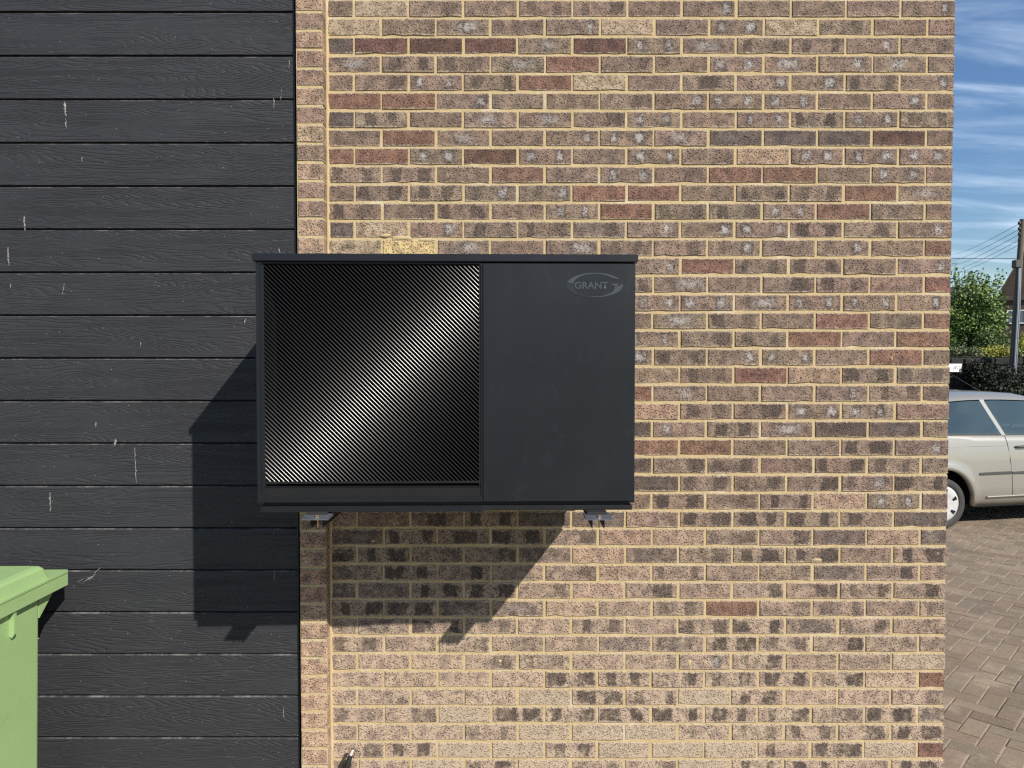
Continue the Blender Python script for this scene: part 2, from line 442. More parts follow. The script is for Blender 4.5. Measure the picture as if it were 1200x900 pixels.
def brick_into(mb, uvs, x0, x1, zc, y_face, depth, look, rg, face='front', h=BR_H):
    """one brick: irregular arrises, pillowed front; appended to mb (world coordinates minus nothing)"""
    jt = lambda a: rg.uniform(-a, a)
    L = x1 - x0
    e = .0026
    z0, z1 = zc - h / 2 + jt(.0014), zc + h / 2 + jt(.0014)
    x0 += jt(.0022); x1 += jt(.0022)
    yo = y_face + rg.uniform(-.0018, .0012)
    nx = max(2, int(L / .036)); vs = []; uvl = []
    # front: ring of edge points and an inset ring, plus back edge
    top = [(x0 + (x1 - x0) * i / nx, z1 + jt(.0012) - (rg.uniform(.002, .0045) if rg.random() < .10 else 0)) for i in range(nx + 1)]
    bot = [(x0 + (x1 - x0) * i / nx, z0 + jt(.0012) + (rg.uniform(.002, .0045) if rg.random() < .10 else 0)) for i in range(nx + 1)]
    for i in range(nx + 1):
        cx = min(max(top[i][0], x0 + e), x1 - e)
        vs += [(top[i][0], y_face + depth, top[i][1]), (top[i][0], yo + e, top[i][1]), (cx, yo + jt(.0006), top[i][1] - e),
               (cx, yo + jt(.0006), bot[i][1] + e), (bot[i][0], yo + e, bot[i][1]), (bot[i][0], y_face + depth, bot[i][1])]
    fs = []
    for i in range(nx):
        a, b = i * 6, (i + 1) * 6
        for k in range(5): fs.append((a + k, a + k + 1, b + k + 1, b + k))
    fs.append((0, 1, 4, 5)); fs.append((1, 2, 3, 4)); a = nx * 6
    fs.append((a, a + 5, a + 4, a + 1)); fs.append((a + 1, a + 4, a + 3, a + 2))
    if face == 'side':      # return wall: turn x into y
        vs = [(X_R - (p[1]), p[0], p[2]) for p in vs]
    o = len(mb.v)
    mb.add(vs, fs, tint=look[0], patch_a=look[1], patch_b=look[2])
    cxm, czm = (x0 + x1) / 2, zc
    for p in vs:
        q = p[1] if face == 'side' else p[0]
        uvs.append((q - cxm, p[2] - czm))

def finish_uv(o, uvs):
    me = o.data
    layer = me.uv_layers.new(name='UVMap')
    flat = []
    for lp in me.loops: flat += uvs[lp.vertex_index]
    layer.data.foreach_set('uv', flat)

wall = empty('brick_wall', ((X_L + X_R) / 2, 0, 0))
tag(wall, 'multi-toned brown brick wall with yellow mortar carrying the black outdoor unit', 'wall')
WY = (X_L + X_R) / 2
N_ROWS_UP, N_ROWS = 12, 45
todo = []
for r in range(-N_ROWS_UP, N_ROWS):
    zc = Z0 - (r - .5) * COURSE
    if zc < .02: continue
    odd = r % 2 == 1
    spans = []
    if odd:
        spans = [(X_L + i * MOD + .005, X_L + (i + 1) * MOD - .005) for i in range(11)] + [(X_L + 11 * MOD + .005, X_R)]
        spans[0] = (X_L + .002, spans[0][1])
    else:
        spans = [(X_L + .002, X_L + MOD / 2 - .005)] + [(X_L + MOD / 2 + i * MOD + .005, X_L + MOD / 2 + (i + 1) * MOD - .005) for i in range(11)]
        spans[-1] = (spans[-1][0], X_R)
    for c, (a, b) in enumerate(spans):
        if 0 <= r < len(rows): code = rows[r][c]
        else: code = rng.choice('nnnnbbgxwrtmdkn')
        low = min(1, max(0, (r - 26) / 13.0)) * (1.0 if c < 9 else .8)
        # how large it shows in the photo
        hid = (14 <= r <= 27 and b < at(748, 450, -.65).x * 1.28)
        sc = 0 if hid or not (0 <= r <= 42) else (b - a) * (1 + .03 * (22 - r) / 22) * (.6 if r == 0 or r == 42 else 1)
        if 13 <= r <= 27 and not hid and a < .53: sc *= .6
        todo.append([sc, r, c, a, b, zc, code, low])
order = sorted(range(len(todo)), key=lambda i: -todo[i][0])
single = set(order[:300])
rest = MB(); rest_uv = []
for i, (sc, r, c, a, b, zc, code, low) in enumerate(todo):
    rg = random.Random(1000 + i)
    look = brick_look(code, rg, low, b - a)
    if i in single:
        mb = MB(); uvs = []
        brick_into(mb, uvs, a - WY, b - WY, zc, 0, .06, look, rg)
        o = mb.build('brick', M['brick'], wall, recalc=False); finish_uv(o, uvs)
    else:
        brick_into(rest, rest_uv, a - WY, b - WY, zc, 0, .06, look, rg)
# return of the wall round the corner
RET = 2.6
for r in range(-N_ROWS_UP, N_ROWS):
    zc = Z0 - (r - .5) * COURSE
    if zc < .02: continue
    y = .1025 + .01 if r % 2 == 0 else BR_L + .01
    while y < RET:
        rg = random.Random(int(5000 + r * 40 + y * 10))
        cd = rng.choice('nnnbbgxrtmdkn')
        brick_into(rest, rest_uv, y, y + BR_L, zc, 0, .05, brick_look(cd, rg, 0, BR_L), rg, face='side')
        y += MOD
# side bricks were built in world x; shift into the wall's frame
fix = []
for p in rest.v: fix.append(p)
rest.v = [((p[0] - WY) if p[0] > (X_R - WY) + .5 * (WY if WY > 0 else 0) and abs(p[0] - X_R) < .06 and p[1] > .08 else p[0], p[1], p[2]) for p in fix]
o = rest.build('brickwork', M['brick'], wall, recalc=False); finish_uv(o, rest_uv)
tag(o, kind='stuff')
Z_TOP = Z0 + (N_ROWS_UP + 1) * COURSE
mb = MB()
MREC = .0032
mb.box((X_L - .06 - WY, MREC, -.1), (X_R - MREC - WY, RET, Z_TOP))
mb.build('mortar', M['mortar'], wall)
# cement patch above the replaced brick and a few mortar snots
mb = MB()
def blot(mb, px, py, w, h, y, rg, n=11, lift=.0028):
    c = at(px, py, y)
    pts = []
    for k in range(n):
        a = 2 * math.pi * k / n; q = rg.uniform(.65, 1.1)
        pts.append((c.x + w / 2 * math.cos(a) * q, c.z + h / 2 * math.sin(a) * q))
    vs = [(c.x, y - lift, c.z)] + [(p[0], y, p[1]) for p in pts]
    mid = [(c.x + (p[0] - c.x) * .72, y - lift * .85, c.z + (p[1] - c.z) * .72) for p in pts]
    vs += mid
    fs = []
    for k in range(n):
        k2 = (k + 1) % n
        fs.append((1 + k, 1 + k2, 1 + n + k2, 1 + n + k)); fs.append((1 + n + k, 1 + n + k2, 0))
    mb.add(vs, fs, smooth=True)
rg = random.Random(3)
for (px, py, w, h) in [(470, 279, .11, .022), (452, 276, .05, .016), (500, 281, .08, .016), (437, 634, .02, .012), (958, 656, .045, .016), (808, 777, .02, .03), (436, 835, .01, .01), (586, 775, .016, .016), (1045, 420, .008, .022)]:
    blot(mb, px, py, w, h, -.0012, rg)
for v in range(len(mb.v)): mb.v[v] = (mb.v[v][0] - WY, mb.v[v][1], mb.v[v][2])
mb.build('mortar_smear', M['mortar'], wall)

# ================================================================== BRICK PIER (projecting headers)
PX0, PX1, PY = -.876, -.7665, -.053
pier = empty('brick_pier', ((PX0 + PX1) / 2, PY, 0))
tag(pier, 'narrow projecting pier of pinkish header bricks between black boards and brick wall', 'pier')
PW = (PX0 + PX1) / 2
for r in range(-N_ROWS_UP, N_ROWS):
    zc = Z0 - (r - .5) * COURSE
    if zc < .02: continue
    rg = random.Random(9000 + r)
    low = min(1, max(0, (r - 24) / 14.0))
    cd = rg.choice('nntnnrt')
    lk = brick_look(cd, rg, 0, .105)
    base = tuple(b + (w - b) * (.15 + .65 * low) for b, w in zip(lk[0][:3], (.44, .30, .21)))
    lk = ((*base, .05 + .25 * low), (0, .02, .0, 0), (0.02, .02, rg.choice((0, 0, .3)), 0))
    mb = MB(); uvs = []
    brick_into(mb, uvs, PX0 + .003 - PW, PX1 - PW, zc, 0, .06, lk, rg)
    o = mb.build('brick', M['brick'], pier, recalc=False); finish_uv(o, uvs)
mb = MB()
mb.box((PX0 + .001 - PW, .0028, -.1), (PX1 - .0025 - PW, .09, Z_TOP))
mb.build('mortar', M['mortar'], pier)
# thick struck joint where the pier meets the wall face
mb = MB()
z = -.05; rg = random.Random(5); prof = []
while z < Z_TOP - .1:
    prof.append((z, rg.uniform(.007, .012))); z += .03
vs = []
for z, w in prof: vs += [(PX1 - PW - .004, .0535, z), (PX1 - PW + .003, .042, z), (PX1 - PW + w, .0515, z), (PX1 - PW + w + .004, .0575, z)]
fs = []
for i in range(len(prof) - 1):
    for k in range(3): fs.append((i*4 + k, i*4 + k + 1, i*4 + k + 5, i*4 + k + 4))
mb.add(vs, fs, smooth=True)
mb.build('mortar_joint', M['mortar'], pier)

# ================================================================== BLACK BOARD CLADDING
BY = -.022; BH = .1767; BX0, BX1 = -3.6, -.8955
clad = empty('clad_wall', ((BX0 + BX1) / 2, BY, 0))
tag(clad, 'wall clad in black wood-grain fibre cement boards left of the brick', 'wall')
BW = (BX0 + BX1) / 2
mb = MB(); mb.box((BX0 - BW, .011, -.1), (BX1 + .0225 - BW, .12, Z_TOP - .02)); mb.build('backing', M['void'], clad)
def board_mesh(L):
    z0, z1 = -BH / 2 + .0075, BH / 2
    # profile (y, z): bottom square lip, face, top chamfer running back under the board above
    prof = [(.0105, z0), (.0008, z0), (0, z0 + .0008), (0, z1 - .0042), (.0006, z1 - .0030), (.0030, z1 - .0008), (.0105, z1 + .0002)]
    vs = []; n = len(prof)
    for x in (-L / 2, L / 2): vs += [(x, y, z) for y, z in prof]
    fs = [(i, i + 1, n + i + 1, n + i) for i in range(n - 1)] + [list(range(n)), list(range(2*n - 1, n - 1, -1))]
    m = MB(); m.add(vs, fs); return m
bm0 = board_mesh(BX1 - BX0)
z_top_seam = H + 1.440
first = None; i = -5
while True:
    zt = z_top_seam - i * BH
    zc = zt - BH / 2
    if zc < -.05: break
    rg = random.Random(70 + i)
    loc = (rg.uniform(-.0006, .0006), rg.uniform(-.0008, .0008), zc)
    if first is None:
        first = bm0.build('board', M['board'], clad, loc=loc)
    else:
        o = first.copy(); COL.objects.link(o); o.parent = clad; o.location = loc
    i += 1
mb = MB(); mb.box((BX1 + .0006 - BW, -.004, -.05), (BX1 + .0075 - BW, .02, Z_TOP - .3), bev=.001)
mb.build('corner_trim', M['trim'], clad)
t = NT('white_splash'); pn = t.pos()
M['splash'] = t.set(color=t.mix(t.ramp(t.noise(pn, 240, 4, .7), .4, .62, 0, 1), (.06, .06, .06), (.40, .39, .36)), rough=.9)
def streak(px, py0, py1, w, rg, lean=0.0):
    mb = MB(); n = max(4, int(abs(py1 - py0) / 1.6)); vs = []
    for k in range(n + 1):
        f = k / n; c = at(px + lean * f + rg.uniform(-.5, .5), py0 + (py1 - py0) * f, BY)
        ww = .62 * w / 283.0 * (.25 + .75 * math.sin(math.pi * min(1, f * .9 + .08))) * rg.uniform(.45, 1.25) / 2
        vs += [(c.x - ww - BW, -.0011 if True else 0, c.z), (c.x + ww - BW, -.0011, c.z)]
    fs = [(2*k, 2*k + 1, 2*k + 3, 2*k + 2) for k in range(n)]
    mb.add(vs, fs)
    mb.build('splash_mark', M['splash'], clad)
rg = random.Random(21)
for a in [(76, 119, 136, 5.0, 1), (77, 139, 151, 1.6, 1), (28, 252, 271, 3.2, 1.5), (9.5, 290, 311, 3.0, 1), (58.5, 577, 599, 3.2, 1), (136, 514, 523, 4.5, -2), (158, 524, 567, 1.4, 2), (112.5, 494, 501, 2, 0),
          (96.5, 184, 189, 1.6, 0), (12.5, 332, 338, 1.6, 0), (165, 401, 407, 1.6, 0), (321, 115, 126, 1.7, 0), (330, 105, 118, 1.3, -1), (339, 70, 80, 1.2, 0), (326, 290, 298, 2.2, 3), (288, 373, 379, 1.8, -1), (76, 332, 345, 1.5, -3), (322, 668, 680, 1.2, -1), (332, 828, 842, 1.3, 1),
          (90, 682, 678, 2.0, 9), (98, 682, 675, 2.6, 10), (104, 680, 672, 2.2, 8), (110, 672, 664, 1.4, 9), (100, 676, 679, 1.6, 12)]:
    streak(*a[:4], rg, a[4])

# ================================================================== OUTDOOR HEAT PUMP UNIT
UY = -.657; YAW = R(1.2)
U_W = 1.230; UX = (at(302, 450, UY).x + at(745, 450, UY).x) / 2
U_Z0 = at(0, 599, UY).z
U_DEP = .42
unit = empty('heat_pump', (UX, UY, U_Z0), YAW)
tag(unit, 'black wall-mounted outdoor heat pump with diagonal grille and oval logo', 'heat pump')
def ux(px): return (px - 523.5) * U_W / 443.0
def uz(py): return at(0, py, UY).z - U_Z0
W2 = U_W / 2
Z_PB, Z_LID = uz(588), uz(307.5)
Z_TOPL = uz(297.8)
# side / back casing
mb = MB()
th = .0015
mb.box((-W2, .004, Z_PB - .006), (-W2 + .02, U_DEP, Z_LID)); mb.box((W2 - .02, .004, Z_PB - .006), (W2, U_DEP, Z_LID))
mb.box((-W2 + .02, U_DEP - .02, Z_PB - .006), (W2 - .02, U_DEP - .001, Z_LID))
mb.box((-W2 + .02, .03, Z_PB - .004), (W2 - .02, U_DEP - .02, Z_PB + .01))
mb.build('casing', M['casing'], unit)
# lid
mb = MB()
mb.box((-W2 - .008, -.008, Z_LID + .0015), (W2 + .008, U_DEP + .01, Z_TOPL), bev=.0025)
mb.build('lid', M['casing'], unit)
# front sheet with the rounded cut-out for the grille bezel
gx0, gx1, gz0, gz1 = ux(306.5), ux(564.5), uz(582.5), Z_LID - .004
def rounded(x0, x1, z0, z1, r, n=5):
    pts = []
    for cx, cz, a0 in ((x1 - r, z1 - r, 0), (x0 + r, z1 - r, 90), (x0 + r, z0 + r, 180), (x1 - r, z0 + r, 270)):
        for k in range(n + 1):
            a = R(a0 + 90 * k / n); pts.append((cx + r * math.cos(a), cz + r * math.sin(a)))
    return pts
def plate_with_hole(outer, inner_pts, y0, y1, inner_y=None):
    """rectangular plate (x0,x1,z0,z1) with a hole; front at y0, thickness to y1"""
    x0, x1, z0, z1 = outer; n = len(inner_pts)
    cx = sum(p[0] for p in inner_pts) / n; cz = sum(p[1] for p in inner_pts) / n
    ring = []
    q = n // 4
    out_c = [(x1, z1), (x0, z1), (x0, z0), (x1, z0)]
    vs = [(p[0], y0, p[1]) for p in inner_pts] + [(p[0], y1, p[1]) for p in inner_pts] + [(c[0], y0, c[1]) for c in out_c] + [(c[0], y1, c[1]) for c in out_c]
    fs = []
    for i in range(n):
        j = (i + 1) % n
        fs.append((i, j, n + j, n + i))
        ci, cj = i // q, j // q
        if ci == cj: fs.append((i, j, 2*n + ci))
        else: fs.append((i, j, 2*n + cj, 2*n + ci))
    for k in range(4): fs.append((2*n + k, 2*n + (k+1) % 4, 2*n + 4 + (k+1) % 4, 2*n + 4 + k))
    m = MB(); m.add(vs, fs); return m
seam = ux(565.5)
plate_with_hole((-W2, seam, Z_PB, Z_LID - .001), rounded(gx0, gx1 - .001, gz0, gz1, .012), 0, .02).build('front_panel', M['casing'], unit)
mb = MB(); mb.box((seam + .0018, -.0003, Z_PB), (W2, .02, Z_LID - .001), bev=.0012)
mb.build('service_panel', M['casing'], unit)
# bezel plate, recessed 5 mm, with the grille opening and the slot below it
ox0, ox1, oz0, oz1 = ux(310.8), ux(561.5), uz(564.0), uz(309.5)
plate_with_hole((gx0 - .002, gx1 + .002, oz0 - .004, gz1 + .002), rounded(ox0, ox1, oz0, oz1, .004, 2), .005, .014).build('grille_bezel', M['bezel'], unit)
mb = MB()
sz0, sz1 = uz(570.5), uz(566.5)
mb.box((gx0 - .002, .005, sz1), (gx1 + .002, .014, oz0 - .0045))
mb.box((gx0 - .002, .005, sz0), (ox0, .014, sz1 - .0001)); mb.box((ox1, .005, sz0), (gx1 + .002, .014, sz1 - .0001))
mb.prism([(.005, sz0 - .004), (.004, sz0 - .001), (.018, sz0 + .003), (.018, gz0 - .003), (.005, gz0 - .003)], gx0 - .002, gx1 + .002, axis='x')
mb.build('drip_ledge', M['bezel'], unit)
# grille wires
sp = .01465; rw = .0021
k0 = 0
x = ox0 - (oz1 - oz0)
wires = []
while x < ox1:
    # line: from (x, oz1) going right-down: z = oz1 - (X - x)
    a = max(x, ox0 - .001); b = min(x + (oz1 - oz0) + .001, ox1 + .001)
    if b - a > .006:
        mb = MB(); L = b - a
        mb.tube([(0, 0, 0), (L, 0, -L)], rw, n=10, cap=False)
        mb.build('grille_bar', M['wire'], unit, loc=(a, .0085, oz1 - (a - x)), recalc=True)
    x += sp
# fan behind the bars
mb = MB()
fx, fz = (ox0 + ox1) / 2, (oz0 + oz1) / 2
mb.box((gx0, .150, Z_PB + .012), (gx1, .156, Z_LID - .003)); mb.box((gx1 + .002, .02, Z_PB + .012), (gx1 + .006, .15, Z_LID - .003))
mb.box((gx0 - .002, .02, Z_LID - .006), (gx1, .15, Z_LID - .003))
mb.build('fan_chamber', M['inside'], unit)
# base tray
mb = MB()
mb.box((-W2 + .012, .022, uz(593.5)), (W2 - .010, U_DEP - .02, Z_PB - .004))
mb.box((-W2 + .006, .008, uz(599.0)), (W2 - .006, U_DEP, uz(593.3)), bev=.0012)
mb.build('base_tray', M['bezel'], unit)
mb = MB(); mb.box((-W2 + .010, .0045, uz(600.0)), (ux(566), .0078, uz(594.0)), bev=.0008); mb.build('base_rail', M['casing'], unit)
# logo
def strip(mb, cx, cz, pts, y):
    vs = []; n = len(pts)
    for (o, i_) in pts: vs += [(cx + o[0], y, cz + o[1]), (cx + i_[0], y, cz + i_[1])]
    mb.add(vs, [(2*k, 2*k + 1, 2*k + 3, 2*k + 2) for k in range(n - 1)])
lpx = U_W / 443.0
lx, lz = ux(697.3), uz(333.6)
rx, rz = 33.0 * lpx, 14.2 * lpx
def thick(a):
    keys = [(28, .02), (42, .16), (60, .13), (90, .07), (120, .12), (150, .22), (170, .30), (190, .30), (215, .17), (240, .08), (275, .05), (300, .10), (325, .22), (345, .34), (366, .20)]
    for (a0, t0), (a1, t1) in zip(keys, keys[1:]):
        if a0 <= a <= a1: return t0 + (t1 - t0) * (a - a0) / (a1 - a0)
    return .1
def ring(a0, a1, y, grow=0.0):
    pts = []; n = 40
    for k in range(n + 1):
        a = a0 + (a1 - a0) * k / n; w = thick(a)
        c, s_ = math.cos(R(a)), math.sin(R(a))
        pts.append(((rx * (1 + grow) * c, rz * (1 + grow) * s_), (rx * (1 - w * .8) * c, rz * (1 - w) * s_)))
    return pts
LY = -.0010
mb = MB()
strip(mb, lx, lz, ring(28, 168, LY), LY); strip(mb, lx, lz, ring(262, 366, LY), LY)
mb.add([(lx + rx * .99, LY, lz + rz * .10), (lx + rx * .53, LY, lz + rz * .10), (lx + rx * .76, LY, lz - rz * .10), (lx + rx * .80, LY, lz - rz * .15)], [(0, 1, 2, 3)])
mb.build('logo_ring', M['logo_grey'], unit, recalc=False)
mb = MB(); strip(mb, lx, lz, ring(168, 262, LY, .02), LY)
mb.build('logo_ring_dark', M['logo_dark'], unit, recalc=False)  # dark left part of the logo ring
fc = bpy.data.curves.new('logo_text', 'FONT'); fc.body = 'GRANT'; fc.size = .0300; fc.offset = .0007; fc.space_character = 1.0
fc.align_x = 'CENTER'; fc.align_y = 'CENTER'
to = bpy.data.objects.new('tmp_text', fc); COL.objects.link(to)
dg = bpy.context.evaluated_depsgraph_get(); dg.update()
tm = bpy.data.meshes.new_from_object(to.evaluated_get(dg))
xs = [v.co.x for v in tm.vertices]; ys = [v.co.y for v in tm.vertices]
sx = (39.5 * lpx) / (max(xs) - min(xs)); sz = (8.2 * lpx) / (max(ys) - min(ys))
mx, my = (max(xs) + min(xs)) / 2, (max(ys) + min(ys)) / 2
for v in tm.vertices:
    v.co = ((v.co.x - mx) * sx + ux(693.2), LY, (v.co.y - my) * sz + uz(334.0))
bpy.data.objects.remove(to)
tm.materials.clear(); tm.materials.append(M['logo_grey'])
lt = bpy.data.objects.new('logo_text', tm); lt.parent = unit; COL.objects.link(lt)

# ================================================================== WALL BRACKETS
def bracket(px_l, px_r, label, gx):
    """px range of the two flanges of the arm's open front end"""
    a = at((px_l + px_r) / 2, 612, UY - .03)
    b = empty('wall_bracket', (a.x, 0, U_Z0))
    tag(b, label, 'bracket', 'brackets carrying the heat pump')
    zt = -.018; zb = -.050; yl = UY - .030; hw = .0205; th = .0028
    mb = MB()
    mb.box((-hw, yl, zb), (-hw + th, -.045, zt)); mb.box((hw - th, yl, zb), (hw, -.045, zt)); mb.box((-hw + th, yl + .0004, zt - th), (hw - th, -.045, zt - .0003))
    mb.build('arm', M['trim'], b)
    mb = MB()
    mb.box((-hw - .001, -.045, -.09), (hw + .001, -.0445 + .043, .62), bev=.001)
    mb.build('upright', M['trim'], b)
    # foot: rubber pad under the tray, folded plate with bolt
    mb = MB(); mb.box((-.034, yl + .012, -.0065), (.03, yl + .40, .0)); mb.build('rubber_pad', M['rubber'], b)
    mb = MB()
    mb.prism([(yl - .022, -.0185), (yl - .022, -.0165), (yl + .015, -.0075), (yl + .05, -.0075), (yl + .05, -.0175)], -.043, .043, axis='x')
    mb.build('foot_plate', M['dark_steel'], b)
    mb = MB(); mb.lathe([(0, .010), (.0055, .010), (.006, .0), (.006, -.004)], 6, center=(.003, yl - .006, -.0135), smooth=False)
    mb.lathe([(.003, .0), (.003, -.03), (0, -.03)], 8, center=(.003, yl + .004, -.018))
    mb.build('bolt', M['bolt'], b)
    return b
bracket(364, 378, 'steel bracket arm under the left end of the heat pump, by the pier', 0)
bracket(694, 708, 'steel bracket arm under the right end of the heat pump, against brown brick', 0)

# ================================================================== GREEN WHEELIE BIN
def bin_material():
    t = NT('green_plastic'); p = t.coord('Object')
    c = t.mix(t.noise(p, 6, 5, .6), (.235, .36, .150), (.28, .41, .18))
    c = t.mix(t.ramp(t.noise(t.map(p, scale=(1, 1, .3)), 22, 5, .7), .58, .8, 0, .25), c, (.42, .5, .32))
    sc = t.ramp(t.noise(t.map(p, rot=(.3, .2, .5), scale=(3, 3, 60)), 2.0, 4, .7), .66, .72, 0, .3)
    c = t.mix(sc, c, (.16, .26, .10))
    c = t.mix(t.ramp(t.noise(p, 5, 6, .75), .55, .72, 0, .30), c, (.17, .20, .11))
    c = t.mix(t.ramp(t.voro(p, 30), .02, .05, .6, 0), c, (.11, .13, .07))
    return t.set(color=c, rough=.42, spec=.4, normal=t.bump(t.noise(p, 900, 2), .08, .001))
M['bin'] = bin_material()
binx1 = -1.808
wb = empty('wheelie_bin', (binx1 - .28, -.50, 0), R(1.0))
tag(wb, 'light green plastic wheelie bin standing against the black boards', 'bin')
def loft_rect(levels, r=.03, n=4):
    """levels: (x0,x1,y0,y1,z) rounded rectangles joined upwards"""
    m = MB(); vs = []; cnt = 4 * (n + 1)
    for (x0, x1, y0, y1, z) in levels:
        for (p, q) in rounded(x0, x1, y0, y1, r, n): vs.append((p, q, z))
    fs = []
    for i in range(len(levels) - 1):
        for k in range(cnt):
            fs.append((i*cnt + k, i*cnt + (k+1) % cnt, (i+1)*cnt + (k+1) % cnt, (i+1)*cnt + k))
    fs.append(list(range(cnt))[::-1]); fs.append(list(range((len(levels)-1)*cnt, len(levels)*cnt)))
    m.add(vs, fs); return m
ZB = .915       # underside of the rim
b_r = .28       # body half width at top
loft_rect([(-.225, .262, -.20, .225, .09), (-.232, .268, -.215, .232, .16), (-.275, b_r - .002, -.30, .243, ZB + .01)], .022).build('body', M['bin'], wb)
# rim band round the top; at the back it runs out to the handle
rim = MB()
pr = [(-.30, -.33), (.303, -.33), (.303, .375), (.285, .385), (-.285, .385), (-.30, .375)]
rim.prism(pr, ZB, ZB + .050, axis='z')
rim_o = rim.build('rim', M['bin'], wb)
for sx_ in (-1, 1):
    mb = MB(); x = sx_ * (b_r - .014)
    mb.prism([(.242, ZB + .003), (.350, ZB + .003), (.242, ZB - .088)], x - .004, x + .006, axis='x')
    mb.build('handle_gusset', M['bin'], wb)
mb = MB(); mb.tube([(-.27, .335, ZB + .012), (.27, .335, ZB + .012)], .013, 12); mb.build('handle', M['bin'], wb)
for yy in (.07, -.14):
    mb = MB(); mb.prism([(b_r - .012, ZB + .002), (b_r + .017, ZB + .002), (b_r + .015, ZB - .085), (b_r + .006, ZB - .100), (b_r - .012, ZB - .085)], yy - .006, yy + .006, axis='y')
    mb.build('side_rib', M['bin'], wb)
mb = MB(); mb.tube([(b_r - .008, .235, ZB - .165), (b_r - .006, -.28, ZB - .165)], .0022, 6); mb.build('mould_line', M['bin'], wb)
lv = [(-.302, .306, -.345, .388, ZB + .051), (-.302, .306, -.345, .388, ZB + .058), (-.290, .290, -.335, .285, ZB + .0585), (-.280, .280, -.325, .272, ZB + .098), (-.272, .272, -.318, .262, ZB + .108), (-.255, .255, -.30, .245, ZB + .113)]
lid_o = loft_rect(lv, .02).build('lid', M['bin'], wb)
for sx_ in (-1, 1):
    mb = MB(); mb.lathe([(.03, -.02), (.098, -.024), (.10, -.01), (.10, .01), (.098, .024), (.03, .02)], 24, axis='x', center=(sx_ * .27, .235, .10))
    mb.build('wheel', M['rubber'], wb)
mb = MB(); mb.tube([(-.27, .235, .10), (.27, .235, .10)], .011, 8); mb.build('axle', M['galv'], wb)

# ================================================================== CABLE STUB AT THE FOOT OF THE WALL
cb = empty('cable_stub', (at(402, 900, -.03).x, -.03, .08))
tag(cb, 'short black cable end with bare wires poking up at the foot of the wall', 'cable')
c0 = cb.location
def rel(px, py, y): return at(px, py, y) - c0
mb = MB(); mb.tube([rel(396, 960, .01), rel(399, 930, -.02), rel(404, 908, -.05), rel(408.5, 892, -.06), rel(411, 885, -.055)], [.022, .022, .020, .012, .0085], 12); mb.build('sheath', M['rubber'], cb)
mb = MB(); mb.tube([rel(410.6, 886, -.0555), rel(413.5, 878.5, -.05)], [.007, .006], 10); mb.build('core', simple('pink_core', (.62, .45, .40), .6), cb)
mb = MB(); mb.tube([rel(409, 886, -.056), rel(412, 878, -.055), rel(415, 877.5, -.05), rel(419, 879.5, -.045), rel(421.5, 884, -.04)], .0014, 6); mb.tube([rel(415, 886, -.05), rel(416.5, 879, -.05), rel(418, 881.5, -.045)], .0012, 6)
mb.build('bare_wire', M['trim'], cb)

# ================================================================== GROUND
t = NT('earth'); p = t.pos()
M['earth'] = t.set(color=t.mix(t.noise(p, .8, 6, .6), (.10, .085, .055), (.13, .12, .07)), rough=.95)
mb = MB(); mb.add([(-400, -400, -.035), (400, -400, -.035), (400, 400, -.035), (-400, 400, -.035)], [(0, 1, 2, 3)])
tag(mb.build('ground', M['earth']), kind='structure')
t = NT('asphalt'); p = t.pos()
M['asphalt'] = t.set(color=t.mix(t.noise(p, 3, 6, .7), (.045, .045, .045), (.07, .068, .065)), rough=.9, normal=t.bump(t.noise(p, 300, 3), .5, .003))
mb = MB(); mb.add([(-60, 9.4, -.02), (80, 9.4, -.02), (80, 17.2, -.02), (-60, 17.2, -.02)], [(0, 1, 2, 3)])
tag(mb.build('road', M['asphalt']), kind='structure')
t = NT('joint_sand'); p = t.pos()
c = t.mix(t.noise(p, 30, 5, .7), (.17, .13, .09), (.40, .335, .24))
M['sand'] = t.set(color=c, rough=.95, normal=t.bump(t.noise(p, 400, 3), .6, .003))
mb = MB(); mb.add([(-4, -4.5, -.0042), (12, -4.5, -.0042), (12, 9.3, -.0042), (-4, 9.3, -.0042)], [(0, 1, 2, 3)])
paving = mb.build('paving', M['sand']); tag(paving, kind='structure')
t = NT('paver'); p = t.pos()
tint = t.attr('tint').outputs['Color']
c = t.mix(t.ramp(t.noise(p, 22, 5, .7), .3, .72, 0, .55), tint, (.17, .132, .10))
c = t.mix(t.ramp(t.noise(p, 240, 3, .65), .54, .72, 0, .6), c, (.40, .33, .25))
c = t.mix(t.ramp(t.noise(p, 240, 3, .65), .30, .44, .5, 0), c, (.05, .04, .032))
c = t.mix(t.ramp(t.noise(p, 3.1, 6, .7), .50, .72, 0, .6), c, (.36, .29, .21))
c = t.mix(t.ramp(t.noise(p, 1.3, 5, .65), .54, .70, 0, .45), c, (.10, .082, .062))
M['paver'] = t.set(color=c, rough=.9, spec=.25, normal=t.bump(t.math('ADD', t.noise(p, 220, 4, .7), t.noise(p, 30, 3)), .7, .003))
PVL, PVW = .2, .1
